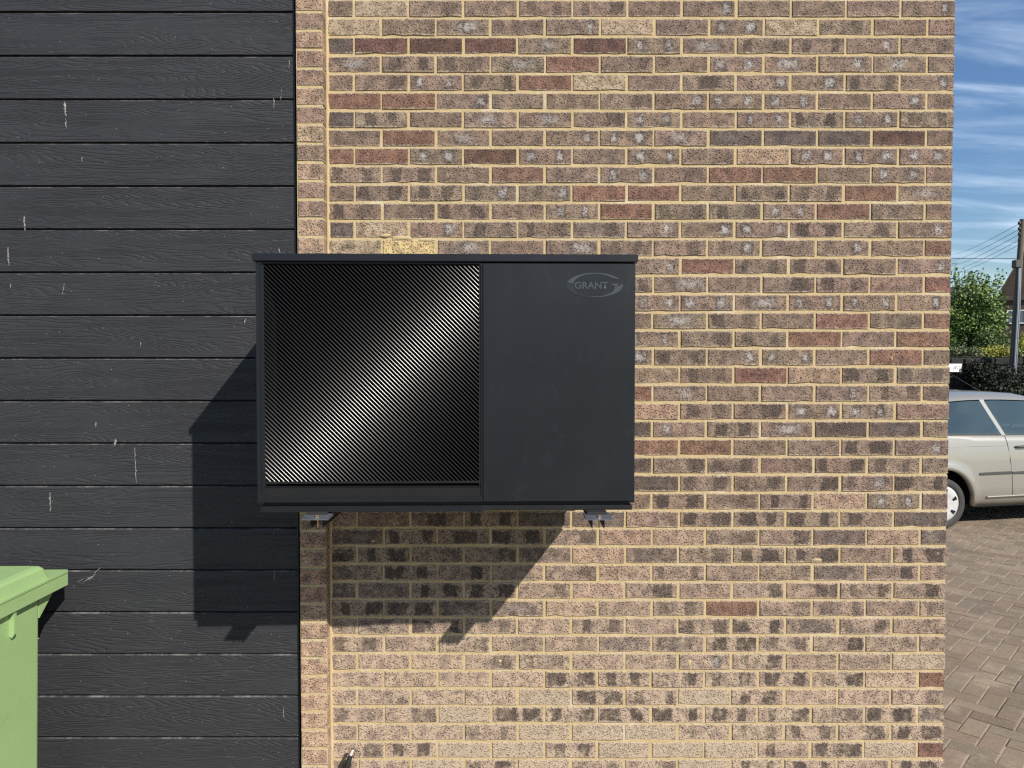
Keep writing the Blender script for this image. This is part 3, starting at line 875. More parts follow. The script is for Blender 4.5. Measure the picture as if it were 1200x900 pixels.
def paver_into(mb, cx, cy, ang, rg):
    L2, W2_ = PVL / 2 - .0022 - rg.uniform(0, .002), PVW / 2 - .0022 - rg.uniform(0, .002); e = .0035
    dz = rg.uniform(-.0022, .0018); tx, ty = rg.uniform(-.012, .012), rg.uniform(-.012, .012)
    ca, sa = math.cos(ang), math.sin(ang)
    def T(x, y, z): return (cx + x * ca - y * sa, cy + x * sa + y * ca, z + dz + x * tx + y * ty)
    out = [(-L2, -W2_), (L2, -W2_), (L2, W2_), (-L2, W2_)]
    inn = [(-L2 + e, -W2_ + e), (L2 - e, -W2_ + e), (L2 - e, W2_ - e), (-L2 + e, W2_ - e)]
    vs = [T(x, y, -.02) for x, y in out] + [T(x, y, -.002) for x, y in out] + [T(x, y, 0) for x, y in inn]
    fs = [(8, 9, 10, 11)] + [(k, (k+1) % 4, 4 + (k+1) % 4, 4 + k) for k in range(4)] + [(4 + k, 4 + (k+1) % 4, 8 + (k+1) % 4, 8 + k) for k in range(4)]
    k = rg.uniform(.70, 1.06); b = rg.choice(((.245, .193, .132), (.255, .195, .135), (.24, .182, .13), (.245, .18, .13), (.22, .178, .128)))
    mb.add(vs, fs, tint=(b[0] * k, b[1] * k, b[2] * k, 1))
pav_rest = MB(); nsing = 0
ca = math.cos(R(45))
for i in range(-150, 150):
    for j in range(-150, 150):
        m = (i - j) % 4
        if m == 0: a, b, ang = (i + 1) * .1, (j + .5) * .1, R(45)
        elif m == 3: a, b, ang = (i + .5) * .1, (j + 1) * .1, R(135)
        else: continue
        X = (a - b) * ca; Y = (a + b) * ca
        if not (-3.9 < X < 11.8 and -4.3 < Y < 9.15): continue
        if X < X_R + .09 and Y > -.08 and Y < RET + .05: continue
        rg = random.Random(i * 991 + j)
        dep = Y + D
        vis = Y > -.3 and dep > 1 and 1100 < 600 + F_PX * X / dep < 1206 and 620 < 428 + F_PX * H / dep < 910
        if vis and nsing < 300:
            mb = MB(); paver_into(mb, 0, 0, ang, rg); nsing += 1
            mb.build('paver', M['paver'], paving, loc=(X, Y, 0), recalc=False)
        else:
            paver_into(pav_rest, X, Y, ang, rg)
tag(pav_rest.build('block_paving', M['paver'], paving, recalc=False), kind='stuff')

# ================================================================== PARKED CAR
def car_paint():
    t = NT('cream_silver_paint'); p = t.coord('Object')
    c = t.mix(t.noise(p, 2, 4), (.30, .288, .255), (.34, .327, .29))
    return t.set(color=c, rough=.38, metal=.45, spec=.5, coat=.8, coat_rough=.06)
M['paint'] = car_paint()
t = NT('car_glass'); p = t.coord('Object')
M['glass'] = t.m
tr_ = t.new('ShaderNodeBsdfTransparent'); tr_.inputs[0].default_value = (.42, .50, .49, 1)
gl_ = t.new('ShaderNodeBsdfGlossy'); gl_.inputs['Color'].default_value = (.82, .90, .76, 1); gl_.inputs['Roughness'].default_value = .03
lw_ = t.new('ShaderNodeLayerWeight'); lw_.inputs['Blend'].default_value = .25
mx_ = t.new('ShaderNodeMixShader'); t.l.new(t.math('ADD', t.math('MULTIPLY', lw_.outputs['Fresnel'], .8), .22, clamp=True), mx_.inputs[0])
t.l.new(tr_.outputs[0], mx_.inputs[1]); t.l.new(gl_.outputs[0], mx_.inputs[2])
t.l.new(mx_.outputs[0], t.n['Material Output'].inputs['Surface'])
M['tyre'] = simple('tyre_rubber', (.035, .034, .033), .8, bump=.3)
M['hubcap'] = simple('hubcap_silver', (.55, .55, .55), .35, metal=.3)
M['plastic'] = simple('grey_plastic', (.05, .05, .05), .55)
M['lamp_red'] = simple('red_lens', (.35, .02, .02), .15)
M['lamp_clear'] = simple('clear_lens', (.6, .6, .6), .1)
M['under'] = simple('underbody_black', (.006, .006, .006), .95)
car_p = (4.735, 4.81)
car = empty('parked_car', (car_p[0], car_p[1], 0), R(12))
tag(car, 'cream silver three-door hatchback parked on the block paving past the wall corner', 'car')
WB_ = 2.55; RW = .280; CH = 1.0       # near side plane at local y = 0, far side at y = 1.66
CW = 1.66; MIDY = CW / 2
def side_in(z):     # how far the side curves inward at height z
    k = [(.22, .065), (.32, .020), (.345, .004), (.50, .0), (.62, .0), (.80, .012), (.92, .03), (1.03, .055)]
    for (a, wa), (b, wb2) in zip(k, k[1:]):
        if z <= b: return wa + (wb2 - wa) * max(0, z - a) / (b - a)
    return .055
def plan_in(u):     # plan taper toward the ends
    v = 0
    if u < -.1: v = .20 * ((-.1 - u) / .62) ** 2.2
    if u > 2.6: v = .30 * ((u - 2.6) / .78) ** 2.2
    return v
def belt(u):
    if u < -.45: return 1.03 - .05 * ((-.45 - u) / .25) ** 2
    if u <= 1.75: return 1.03 - .02 * u
    return .995 - .10 * (u - 1.75) - .13 * max(0, (u - 2.5) / .85) ** 2
def arch(u):
    z = .235
    for c in (0, WB_):
        d = abs(u - c)
        if d < .372: z = max(z, .275 + math.sqrt(max(0, .372 ** 2 - d * d)) * 1.02)
    return z
us = [-.72, -.70, -.66, -.60, -.5]
u = -.44
while u < 3.3: us.append(round(u, 4)); u += .04
us += [3.33, 3.36, 3.38]
NR = 12
mb = MB(); vs = []; fs = []
sec = 2 * NR + 6
for u in us:
    zb, zt = arch(u), belt(u)
    near = []
    for k in range(NR):
        z = zb + (zt - zb) * k / (NR - 1)
        flare = 0
        for c in (0, WB_):
            dd = math.hypot(u - c, z - .275)
            if dd < .48: flare = max(flare, .022 * max(0, 1 - abs(dd - .40) / .08))
        near.append((z, side_in(z) + plan_in(u) - flare))
    ring_ = [(u, near[0][1] + .05, zb + .002)] + [(u, w, z) for z, w in near]
    crown = .03
    top = [(u, near[-1][1] + .10, zt + crown * .6), (u, MIDY, zt + crown)] if True else []
    ring_ += [top[0], top[1], (u, CW - top[0][1], top[0][2])]
    ring_ += [(u, CW - w, z) for z, w in reversed(near)] + [(u, CW - near[0][1] - .05, zb + .002)]
    vs += ring_; n_ring = len(ring_)
for i in range(len(us) - 1):
    for k in range(n_ring - 1):
        if NR + 1 <= k <= NR + 2 and -.36 < us[i] < 1.85: continue
        fs.append((i*n_ring + k, i*n_ring + k + 1, (i+1)*n_ring + k + 1, (i+1)*n_ring + k))
fs.append(list(range(n_ring))); fs.append(list(range((len(us)-1)*n_ring, len(us)*n_ring)))
mb.add(vs, fs, smooth=True)
body = mb.build('body', M['paint'], car)
# greenhouse: roof shell with pillars
def roof_z(u):
    k = [(-.62, 1.05), (-.45, 1.22), (-.25, 1.36), (0, 1.432), (.35, 1.468), (.8, 1.478), (1.2, 1.462), (1.45, 1.42), (1.9, 1.20), (2.35, .97)]
    for (a, za), (b, zb2) in zip(k, k[1:]):
        if u <= b:
            f = (u - a) / (b - a); return za + (zb2 - za) * f
    return .97
def roof_in(u):
    return .185 + .05 * max(0, -u / .6) + .03 * max(0, (u - 1.2) / 1.1)
gus = [-.62, -.55, -.45, -.35, -.25, -.12, 0, .12, .25, .4, .58, .72, .9, 1.05, 1.2, 1.33, 1.45, 1.6, 1.75, 1.9, 2.05, 2.2, 2.35]
def gsec(u):
    rz = roof_z(u); bz = min(belt(u) + .004, rz - .005); wi = side_in(1.03) + plan_in(u); ri = roof_in(u)
    ri = wi + (ri - wi) * min(1, (rz - bz) / .40)
    return [(wi + .002, bz), (wi + (ri - wi) * .55, bz + (rz - bz) * .50), (ri - .012, bz + (rz - bz) * .86), (ri + .035, rz - .012 * (rz - bz) / .4), (ri + .18, rz + .014), (MIDY, rz + .024)]
vs = []; fs = []
for u in gus:
    s_ = gsec(u)
    ring_ = [(u, w, z) for w, z in s_] + [(u, CW - w, z) for w, z in reversed(s_[:-1])]
    vs += ring_; ng = len(ring_)
for i in range(len(gus) - 1):
    for k in range(ng - 1):
        if (k < 2 or k > ng - 4) and -.351 <= gus[i] < 1.32: continue
        fs.append((i*ng + k, i*ng + k + 1, (i+1)*ng + k + 1, (i+1)*ng + k))
mb = MB(); mb.add(vs, fs, smooth=True)
roof = mb.build('roof', M['paint'], car)
def side_pt(u, f, out=.006):
    """point on the near window side at station u, fraction f of belt->cant rail"""
    s_ = gsec(u); pts = s_[:3]
    z0, z1 = pts[0][1], pts[2][1]
    z = z0 + (z1 - z0) * f
    for (wa, za), (wb2, zb2) in zip(pts, pts[1:]):
        if z <= zb2 + 1e-6: return (u, wa + (wb2 - wa) * (z - za) / max(1e-6, zb2 - za) - out, z)
    return (u, pts[2][0] - out, z)
def window(name, ub0, ub1, ut0, ut1, f0=.02, f1=.97, out=.006, mat='glass', far=False, nu=9, nf=6):
    vs = []; fs = []
    for j in range(nf + 1):
        f = f0 + (f1 - f0) * j / nf
        a = ub0 + (ut0 - ub0) * j / nf; b = ub1 + (ut1 - ub1) * j / nf
        for i in range(nu + 1):
            q = side_pt(a + (b - a) * i / nu, f, out)
            vs.append((q[0], CW - q[1] if far else q[1], q[2]))
    for j in range(nf):
        for i in range(nu):
            a = j * (nu + 1) + i; fs.append((a, a + 1, a + nu + 2, a + nu + 1))
    m = MB(); m.add(vs, fs, smooth=True)
    return m.build(name, M[mat], car)
for far in (False, True):
    window('window', -.35, .775, -.35, .59, far=far)
    window('window', .83, 1.86, .645, 1.36, far=far)
    window('door_pillar', .772, .833, .587, .648, f0=.0, f1=1.0, out=.004, mat='paint', far=far, nu=2)
# windscreens as curved strips
def screen(name, ua, ub, m_in, n=8):
    vs = []; fs = []
    for j in range(6):
        u = ua + (ub - ua) * j / 5
        s_ = gsec(u); z = s_[-1][1]
        for i in range(n + 1):
            w = s_[3][0] + m_in + (CW - 2 * (s_[3][0] + m_in)) * i / n
            zz = s_[3][1] + (s_[5][1] - s_[3][1]) * math.sin(math.pi * i / n) ** .6
            vs.append((u + (.006 if ua > 1 else -.006), w, zz + .006))
    for j in range(5):
        for i in range(n):
            a = j * (n + 1) + i; fs.append((a, a + 1, a + n + 2, a + n + 1))
    m = MB(); m.add(vs, fs, smooth=True); return m.build(name, M['glass'], car)
screen('windscreen', 1.50, 2.22, .04); screen('rear_window', -.53, -.20, .05)
# shut lines, mouldings, handle, sill
def on_side(u, z, out=.003): return (u, side_in(z) + plan_in(u) - out, z)
def ribbon(pts, w, out, mat, name, par=None, thick_=None):
    m = MB()
    m.tube([on_side(u, z, out) for u, z in pts], w, 6); return m.build(name, mat, par or car)
ribbon([(.815, 1.012), (.835, .92), (.855, .75), (.875, .55), (.890, .36)], .0042, -.001, M['under'], 'door_gap')
ribbon([(u_, .905 - .004 * u_) for u_ in (-.4, 0, .4, .8)], .006, -.0035, M['paint'], 'body_crease')
m = MB(); m.tube([side_pt(u_, .015, .008) for u_ in (-.3, 0, .3, .6, .77)], .006, 6); m.build('window_trim', M['plastic'], car)
ribbon([(1.98, .98), (1.99, .8), (1.98, .5), (1.95, .36)], .0042, -.001, M['under'], 'door_gap')
for u0, u1 in ((.44, .868), (.878, 1.96)):
    m = MB(); n = 8; pts = []
    for k in range(n + 1):
        u = u0 + (u1 - u0) * k / n; z = .598 + .004 * k / n
        zl = .016 if k else .012
        pts += [on_side(u, z - zl, -.002), on_side(u, z - zl * .8, .010), on_side(u, z + zl * .8, .010), on_side(u, z + zl, -.002)]
    fs = []
    for k in range(n):
        for q in range(3): fs.append((k*4 + q, k*4 + q + 1, k*4 + q + 5, k*4 + q + 4))
    fs += [(0, 1, 2, 3), (n*4, n*4 + 1, n*4 + 2, n*4 + 3)]
    m.add(pts, fs); m.build('side_moulding', M['plastic'], car)
m = MB(); m.tube([on_side(.93, .885, .005), on_side(.95, .888, .030), on_side(1.06, .893, .032), on_side(1.09, .893, .005)], [.010, .012, .014, .010], 8); m.build('door_handle', M['plastic'], car)
m = MB(); m.tube([on_side(u, .338 + .008 * (u - .55), .004) for u in (.55, .9, 1.4, 1.95)], .010, 8); m.build('sill', M['paint'], car)
M['seat'] = simple('seat_cloth', (.05, .052, .055), .9)
for sx_ in (.32, .98):
    m = MB(); m.prism([(1.02, .90), (1.16, .90), (.98, 1.22), (.90, 1.22)], sx_, sx_ + .40, axis='y'); m.prism([(.90, 1.235), (.98, 1.235), (.95, 1.37), (.88, 1.36)], sx_ + .09, sx_ + .31, axis='y'); m.build('front_seat', M['seat'], car)
m = MB(); m.prism([(.05, .90), (.22, .90), (.02, 1.20), (-.08, 1.20)], .22, CW - .22, axis='y'); m.build('rear_seat', M['seat'], car)
m = MB(); m.lathe([(.165, -.012), (.185, 0), (.165, .012)], 20, axis='x', center=(1.55, .50, 1.0)); m.build('steering_wheel', M['seat'], car)
# underside and wheel housings
m = MB(); m.box((-.60, .10, .20), (3.25, CW - .10, .245)); m.box((.40, .06, .22), (2.15, CW - .06, .5)); m.box((-.6, .28, .24), (3.2, CW - .28, .9)); m.build('underbody', M['under'], car)
def wheel(u, y, s):
    wroot = MB()
    wroot.lathe([(.19, s * .145), (.245, s * .16), (.272, s * .145), (RW, s * .12), (RW, s * .05), (.272, s * .018), (.255, s * .008), (.215, s * .012), (.198, s * .020), (.196, s * .05)], 40, axis='y')
    w = wroot.build('wheel', M['tyre'], car, loc=(u, y, RW))
    hb = MB(); n = 60; prof_r = [.0, .045, .062, .10, .165, .186, .197]
    vs = []; fs = []
    for r_ in prof_r:
        for k in range(n):
            a = 2 * math.pi * k / n
            d = {.0: .012, .045: .012, .062: .022, .10: .014, .165: .010, .186: .016, .197: .024}[r_]
            vs.append((r_ * math.cos(a), s * d, r_ * math.sin(a)))
    for i in range(len(prof_r) - 1):
        for k in range(n): fs.append((i*n + k, i*n + (k+1) % n, (i+1)*n + (k+1) % n, (i+1)*n + k))
    hb.add(vs, fs, smooth=True); hb.build('hubcap', M['hubcap'], w)
    for q in range(6):
        a = R(60 * q + 22); sl = MB()
        vs = []; 
        for r_, aa in ((.115, -.20), (.115, .10), (.168, .20), (.168, -.16)):
            vs.append((r_ * math.cos(a + aa * .75), s * (.0135 if r_ < .13 else .0088) - s * .002, r_ * math.sin(a + aa * .75)))
        sl.add(vs, [(0, 1, 2, 3)]); sl.build('hubcap_slot', M['under'], w)
for u in (0, WB_): wheel(u, .0, 1); wheel(u, CW, -1)
# bumpers' lamps, plates, mirrors
for y, s in ((.10, 1), (CW - .10, -1)):
    m = MB(); m.box((-.70, y + s * .02, .82), (-.63, y + s * .16, 1.02), bev=.02); m.build('tail_light', M['lamp_red'], car)
    m = MB(); m.box((3.28, y + s * .16, .66), (3.37, y + s * .42, .78), bev=.025); m.build('headlight', M['lamp_clear'], car)
m = MB(); m.box((3.37, .5, .40), (3.40, CW - .5, .52), bev=.008); m.build('front_grille', M['plastic'], car)
m = MB(); m.box((1.80, -.13, .99), (1.90, .03, 1.10), bev=.03); m.build('door_mirror', M['paint'], car)
m = MB(); m.tube([(1.28, MIDY, 1.47), (.62, MIDY, 1.80)], [.004, .002], 6); m.build('aerial', M['trim'], car)

# ================================================================== BEYOND THE DRIVE
def stone_material():
    t = NT('dark_stone'); p = t.pos()
    c = t.mix(t.voro(p, 3.2, out='Color'), (.012, .0115, .010), (.020, .0185, .016))
    c = t.mix(t.ramp(t.noise(p, 2.2, 5, .7), .45, .7, 0, .8), c, (.018, .026, .014))
    return t.set(color=c, rough=.95, normal=t.bump(t.voro(p, 3.2, 'DISTANCE_TO_EDGE'), .9, .06))
M['stone'] = stone_material()
RWY = 17.5; RW_TOP = 2.05
rwall = empty('retaining_wall', (10.5, RWY, 0))
tag(rwall, 'dark mossy stone retaining wall behind the parked car', 'wall')
rg = random.Random(8)
m = MB(); m.box((-26, .06, -.1), (12, .5, RW_TOP - .1)); m.build('wall_core', M['stone'], rwall)
st = MB(); z = 0
singles = 0
while z < RW_TOP - .02:
    hh = rg.uniform(.16, .27); x = -3.2 + rg.uniform(-.3, 0)
    while x < 4.2:
        L = rg.uniform(.24, .55)
        mb_ = MB(); mb_.box((x + .004, rg.uniform(-.015, .015), z + .004), (x + L - .004, .1, min(z + hh, RW_TOP) - .004 + rg.uniform(-.01, .01)), bev=.035)
        mb_.build('stone', M['stone'], rwall); singles += 1
        x += L
    z += hh
# terrain behind the wall
t = NT('grass_bank'); p = t.pos()
M['grass'] = t.set(color=t.mix(t.noise(p, 1.3, 6, .7), (.045, .07, .02), (.10, .12, .04)), rough=.95, normal=t.bump(t.noise(p, 25, 4), .8, .05))
vs = []; fs = []; nx = 24; ys = [RWY + .45, 19, 22, 27, 36, 50, 80, 160, 400]; hz = [RW_TOP - .12, 2.0, 2.2, 2.6, 3.4, 4.4, 5.5, 6, 6]
rg = random.Random(4)
for y, z in zip(ys, hz):
    for i in range(nx + 1): vs.append((-70 + 220 * i / nx, y, z + (rg.uniform(-.08, .08) if y > 18 else 0)))
for j in range(len(ys) - 1):
    for i in range(nx): a = j * (nx + 1) + i; fs.append((a, a + 1, a + nx + 2, a + nx + 1))
m = MB(); m.add(vs, fs, smooth=True); tag(m.build('hillside', M['grass']), kind='structure')

def leaf_material(name, lo, hi, rough=.5):
    t = NT(name); tint = t.attr('tint').outputs['Color']; s_ = t.sep(tint)
    return t.set(color=t.mix(s_[0], lo, hi), rough=rough, spec=.4)
M['leaf_dark'] = leaf_material('tree_leaf', (.045, .095, .02), (.21, .30, .07))
M['leaf_yellow'] = leaf_material('gold_shrub_leaf', (.16, .17, .02), (.36, .34, .05))
M['leaf_mid'] = leaf_material('shrub_leaf', (.05, .085, .022), (.15, .20, .06))
M['leaf_grey'] = leaf_material('grey_shrub_leaf', (.10, .12, .05), (.20, .22, .10))
M['bark'] = simple('bark', (.09, .065, .045), .9, bump=.5, bscale=30)
def leaf(mb, c, L, rg, droop=.3):
    d = Vector((rg.gauss(0, 1), rg.gauss(0, 1), rg.gauss(0, 1) - droop)).normalized()
    n = d.cross(Vector((rg.gauss(0, 1), rg.gauss(0, 1), rg.gauss(0, 1)))).normalized()
    w = n * L * .28; m_ = d.cross(n) * L * .06
    c = Vector(c)
    mb.add([c, c + d * L * .45 + w + m_, c + d * L, c + d * L * .45 - w + m_], [(0, 1, 2, 3)], tint=(rg.random(), 0, 0, 1))
def shrub(name, label, cat, px, py_top, py_bot, wpx, y, mat, n, L, group=None, seed=1):
    rg = random.Random(seed)
    b = at(px, py_bot, y); tp = at(px, py_top, y); w = (at(px + wpx / 2, py_bot, y).x - b.x)
    root = empty(name, b); tag(root, label, cat, group)
    hh = tp.z - b.z; fol = MB()
    clumps = [(rg.uniform(-.7, .7) * w, rg.uniform(-.6, .6) * w, rg.uniform(.15, .75) * hh, rg.uniform(.25, .45)) for _ in range(14)]
    for k in range(n):
        cx, cy, cz, r_ = rg.choice(clumps)
        v = Vector((rg.gauss(0, 1), rg.gauss(0, 1), rg.gauss(0, 1))).normalized() * (rg.random() ** .4)
        p = (cx + v.x * r_ * w, cy + v.y * r_ * w, max(0, cz + v.z * r_ * hh))
        leaf(fol, p, L * rg.uniform(.7, 1.2), rg)
    fol.build('foliage', M[mat], root, recalc=False)
    st_ = MB()
    for k in range(5):
        st_.tube([(0, 0, -.12), (rg.uniform(-.4, .4) * w, rg.uniform(-.3, .3) * w, hh * .6)], [.02, .008], 5)
    st_.build('stem', M['bark'], root)
shrub('shrub', 'golden yellow-green low shrub on top of the stone wall', 'shrub', 1163, 404, 420, 46, 18.4, 'leaf_yellow', 2200, .07, seed=2)
shrub('shrub', 'grey-green trailing shrub hanging at the house corner above the stone wall', 'shrub', 1124, 406, 420, 52, 18.3, 'leaf_grey', 1800, .07, seed=3)
shrub('shrub', 'mid green bush under the right side of the leafy tree', 'shrub', 1163, 386, 412, 40, 20.5, 'leaf_mid', 2200, .08, seed=4)
M['leaf_ivy'] = leaf_material('ivy_leaf', (.006, .011, .005), (.020, .030, .012), .6)
shrub('ivy', 'very dark trailing ivy over the stone wall behind the car roof', 'ivy', 1178, 420, 472, 96, 17.2, 'leaf_ivy', 9000, .09, seed=9)
shrub('shrub', 'small yellow bush right of the utility pole below the brown house', 'shrub', 1199, 391, 412, 22, 21, 'leaf_yellow', 1200, .08, seed=5)
shrub('shrub', 'green bank shrub right of the pole foot', 'shrub', 1201, 408, 422, 30, 18.6, 'leaf_mid', 1200, .07, seed=6)
shrub('shrub', 'pale blossom bush between the tree and the pole', 'shrub', 1180, 392, 404, 10, 22, 'leaf_grey', 500, .07, seed=7)
# the tree
tb = at(1136, 412, 21.5); tree = empty('leafy_tree', (tb.x, 21.5, 2.1))
tag(tree, 'bushy green tree with upright shoots just past the wall corner', 'tree')
rg = random.Random(17)
tr = MB(); tr.tube([(0, 0, -.1), (.03, 0, .5), (-.03, .02, 1.0), (.02, 0, 1.6)], [.09, .075, .06, .035], 8)
fol = MB()
tips = []
for k in range(46):
    a = rg.uniform(0, 2 * math.pi); rr = rg.uniform(.25, 1.0); top = rg.uniform(.9, 2.75) if rr < .75 else rg.uniform(.5, 2.0)
    p0 = Vector((0, 0, rg.uniform(.3, 1.3))); p2 = Vector((math.cos(a) * rr * 1.25, math.sin(a) * rr * 1.1, top)); p1 = (p0 + p2) / 2 + Vector((math.cos(a) * .2, math.sin(a) * .2, -.15))
    tr.tube([p0, p1, p2], [.022, .014, .005], 5)
    for f in range(220):
        s_ = rg.uniform(.3, 1.06); q = p0.lerp(p1, s_ * 2) if s_ < .5 else p1.lerp(p2, (s_ - .5) * 2)
        sp_ = .20 * (1.25 - .75 * s_)
        leaf(fol, q + Vector((rg.gauss(0, sp_), rg.gauss(0, sp_), rg.gauss(0, sp_))), rg.uniform(.08, .14), rg, .5)
for (x, z0_, z1_) in [(-.55, 1.9, 3.05), (-.1, 2.0, 2.95), (.35, 2.0, 2.95), (.85, 1.8, 2.7), (.62, 2.1, 2.75), (1.05, 1.2, 2.15), (-.3, 2, 2.75), (.1, 2.0, 2.8)]:
    tr.tube([(x * .5, 0, z0_ - .9), (x, 0, z1_)], [.018, .004], 5)
    for f in range(120):
        s_ = rg.uniform(0, 1); leaf(fol, Vector((x * (.5 + .5 * s_), 0, z0_ - .9 + (z1_ - z0_ + .9) * s_)) + Vector((rg.gauss(0, .07), rg.gauss(0, .1), rg.gauss(0, .05))), rg.uniform(.08, .14), rg, .4)
tr.build('trunk', M['bark'], tree); fol.build('crown', M['leaf_dark'], tree, recalc=False)

# utility pole, wires
M['pole'] = simple('weathered_pole', (.11, .085, .066), .9, bump=.4, bscale=20)
PYY = 17.0
pb, pt_ = at(1185, 470, PYY), at(1198.5, 258, PYY)
pole = empty('utility_pole', (pb.x, PYY, 0))
tag(pole, 'weathered wooden utility pole with stacked insulators and grey conduits', 'pole')
def prel(px, py, dy=0): q = at(px, py, PYY + dy); return (q.x - pb.x, dy, q.z)
foot = prel(1183, 502); m = MB(); m.tube([(foot[0], 0, -.05), prel(1185, 460), prel(1191, 360), prel(1198.5, 257)], [.095, .09, .082, .07], 12); m.build('post', M['pole'], pole)
for off, y0_ in ((2.6, 500), (4.6, 500)):
    m = MB(); m.tube([prel(1183 + off, 500, -.12), prel(1185 + off, 455, -.12), prel(1190.5 + off, 360, -.11), prel(1193 + off * .6, 312, -.1)], .022 if off < 3 else .016, 8); m.build('conduit', M['galv'], pole)
ins = [262, 268.5, 274.5, 281, 286.5]
for y in ins:
    m = MB(); m.tube([prel(1198.5, y), prel(1194.8, y + .2)], .012, 6); m.lathe([(.0, .05), (.03, .045), (.045, 0), (.035, -.04), (0, -.045)], 10, center=prel(1194.8, y - .5)); m.build('insulator', M['plastic'], pole)
m = MB(); q = prel(1193, 309, -.12); m.box((q[0] - .12, -.2, q[2] - .12), (q[0] + .06, -.02, q[2] + .10), bev=.02); m.build('terminal_box', M['plastic'], pole)
far_y = [291, 297.5, 303.5, 309, 313]
for i, (y0_, y1_) in enumerate(zip(ins, far_y)):
    a = at(1195, y0_, PYY); b = at(1108, y1_, 42.0)
    d = b - a; b2 = a + d * 1.6
    root = MB(); pts = []
    for k in range(13):
        f = k / 12; q = a.lerp(b2, f); q.z -= .5 * math.sin(math.pi * f); pts.append(q - a)
    root.tube(pts, .007, 5)
    o = root.build('overhead_wire', M['trim'], None, loc=a)
    tag(o, ['topmost', 'second from the top', 'middle', 'second lowest', 'lowest'][i] + ' of the five overhead wires running left from the pole insulators', 'wire', 'overhead wires')
a = at(1191, 303, PYY); b = at(1104, 293, 17.4); mb = MB(); b3 = a + (b - a) * 3
mb.tube([(0, 0, 0)] + [((b3 - a) * f - Vector((0, 0, .25 * math.sin(math.pi * f)))) for f in (.15, .3, .5, .7, .85, 1)], .010, 5)
tag(mb.build('overhead_wire', M['trim'], None, loc=a), 'single service wire crossing below the others to the pole box', 'wire', 'overhead wires')

# street name plate, seen only at its right-hand end
t = NT('sign_white'); M['sign'] = t.set(color=t.mix(t.noise(t.pos(), 9, 4), (.70, .69, .66), (.82, .81, .78)), rough=.5)
sa, sb = at(1127.4, 426.3, RWY - .1), at(1127.4, 436.2, RWY - .1)
sgn = empty('street_sign', (sa.x - .5, RWY - .1, sb.z))
tag(sgn, 'white street sign with dark marks on the stone wall at the wall corner', 'sign')
sh = sa.z - sb.z
m = MB(); m.box((-.5, 0, 0), (.5, .02, sh), bev=.004); m.build('plate', M['sign'], sgn)
m = MB()
m.box((-.5, -.004, 0), (.496, -.001, .012)); m.box((.484, -.004, .014), (.496, -.001, sh * .72))
m.build('border', M['plastic'], sgn)
def mark(px, py, wpx, hpx, mat):
    c = at(px, py, RWY - .1); k = 20.4 / 840 / 1.0
    m_ = MB(); m_.lathe([(0, -.004), (.5, -.004), (.5, -.001)], 8, axis='y', center=(0, 0, 0))
    m_.v = [(v[0] * wpx * k + c.x - sgn.location.x, v[1], v[2] * hpx * k + c.z - sgn.location.z) for v in m_.v]
    return m_
for (px, py, w, h) in [(1122.5, 431.3, 1.1, 1.4), (1124.5, 429.5, .7, 1.0), (1119.5, 430.5, 2.0, 3.4), (1117.2, 432.3, 2.0, 1.4), (1121.0, 429.4, 1.0, 1.0)]:
    mark(px, py, w, h, 0).build('sign_mark', M['plastic'] if w < 1.2 else simple('sign_grey', (.34, .34, .33), .6), sgn)

# brown gabled house behind the pole
t = NT('tile_hanging'); p = t.pos()
br = t.new('ShaderNodeTexBrick'); t.l.new(t.map(p, scale=(1, 1, 1), rot=(R(90), 0, 0)), br.inputs['Vector']); br.inputs['Scale'].default_value = 2.2
br.inputs['Color1'].default_value = (.085, .055, .042, 1); br.inputs['Color2'].default_value = (.062, .042, .034, 1); br.inputs['Mortar'].default_value = (.035, .026, .022, 1)
M['tilehang'] = t.set(color=br.outputs['Color'], rough=.85)
M['rooftile'] = simple('roof_tile', (.075, .052, .042), .85, var=.3, scale=8)
M['white_frame'] = simple('white_window_frame', (.75, .75, .74), .4)
M['far_glass'] = simple('far_window_glass', (.09, .11, .13), .06, spec=.8)
HY = 36.0
hl, hb = at(1171, 396, HY), at(1173.5, 345, HY)
HR = R(-33); hs = empty('gabled_house', (hl.x, HY, 3.2), HR); HK = .81
tag(hs, 'brown tile-hung house with steep gable and white window behind the pole', 'house')
eav = hb.z - 3.2; ap = at(1212, 283, HY); hw_ = (ap.x - hl.x) * HK; apz = ap.z - 3.2
m = MB(); m.prism([(0, -.6), (2 * hw_, -.6), (2 * hw_, eav), (hw_, apz), (0, eav)], 0, 8, axis='y'); m.build('wall', M['tilehang'], hs)
m = MB(); sl = (apz - eav) / hw_
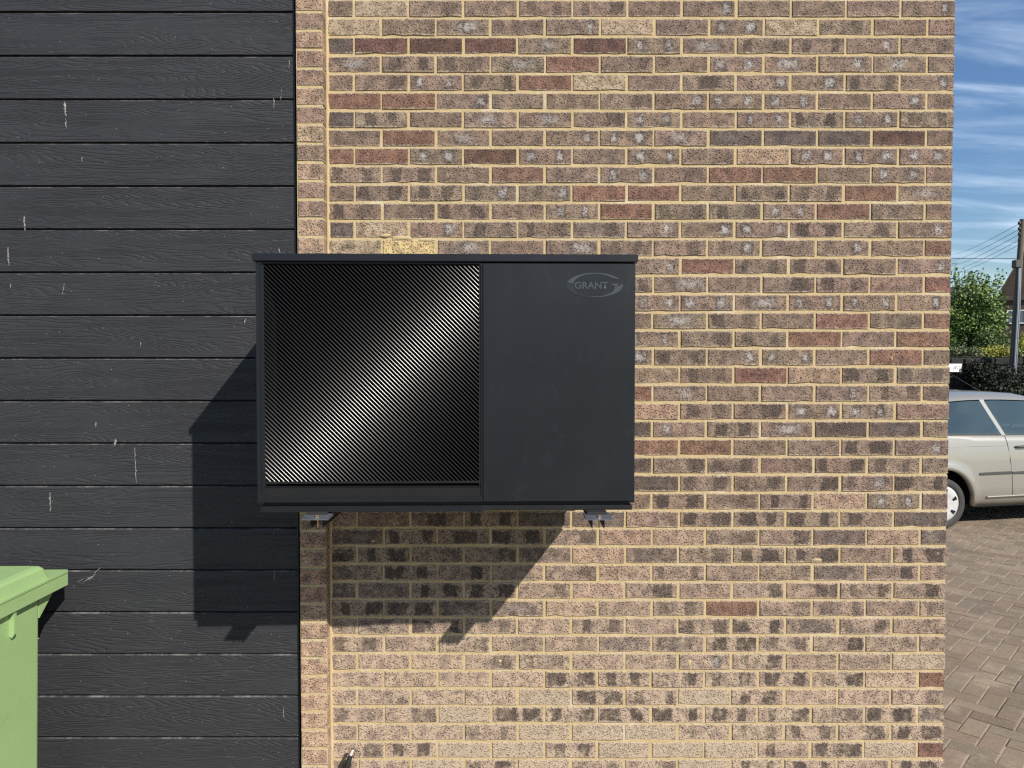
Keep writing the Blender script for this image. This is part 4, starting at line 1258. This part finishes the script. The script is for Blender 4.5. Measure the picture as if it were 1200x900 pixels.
m.prism([(-.25, eav - .25 * sl + .03), (hw_, apz + .03), (2 * hw_ + .25, eav - .25 * sl + .03), (2 * hw_ + .25, eav - .25 * sl + .22), (hw_, apz + .24), (-.25, eav - .25 * sl + .22)], -.25, 8.2, axis='y')
m.build('roof', M['rooftile'], hs)
m = MB(); m.box((-.05, -.12, eav - .35), (2 * hw_ + .05, -.01, eav - .1)); m.build('band', M['rooftile'], hs)
for (pxa, pxb) in ((1180, 1190), (1193, 1203), (1216, 1226)):
    a, b = at(pxa, 364, HY), at(pxb, 380, HY)
    m = MB(); x0, x1, z0, z1 = (a.x - hl.x) * HK, (b.x - hl.x) * HK, b.z - 3.2, a.z - 3.2
    m.box((x0, -.05, z0), (x1, .02, z0 + .06)); m.box((x0, -.05, z1 - .06), (x1, .02, z1)); m.box((x0, -.05, z0 + .061), (x0 + .06, .02, z1 - .061)); m.box((x1 - .06, -.05, z0 + .061), (x1, .02, z1 - .061))
    f = m.build('window', M['white_frame'], hs)
    m = MB(); m.box((x0 + .05, -.02, z0 + .05), (x1 - .05, -.012, z1 - .05)); m.build('pane', M['far_glass'], f)
# far roof with television aerial behind the tree
FY = 58.0
fa = at(1134, 331, FY); fh = empty('far_house', (fa.x, FY, 4.5), R(-33))
tag(fh, 'distant house roof with television aerial showing over the tree', 'house')
zt_ = fa.z - 4.5
m = MB(); m.box((-4, 0, -1), (.9, 7, zt_ - 1.3)); m.build('wall', M['tilehang'], fh)
m = MB(); m.prism([(-.3, zt_ - 1.35), (3.5, zt_), (7.3, zt_ - 1.35)], -4.2, 1.1, axis='x'); m.build('roof', M['rooftile'], fh)
mq = at(1123.5, 306, FY - .5); bq = at(1123.5, 340, FY - .5)
m = MB(); mr = lambda px, py: ((at(px, py, FY - .5).x - fa.x) * .81, -.5, at(px, py, FY - .5).z - 4.5)
m.tube([mr(1123.5, 345), mr(1123.5, 306)], .035, 6); m.tube([mr(1117, 308), mr(1127, 307.5)], .02, 5)
for px in (1117.5, 1119.5, 1121.5, 1125.5): m.tube([mr(px, 306.3), mr(px, 309.3)], .014, 5)
m.build('television_aerial', M['galv'], fh)
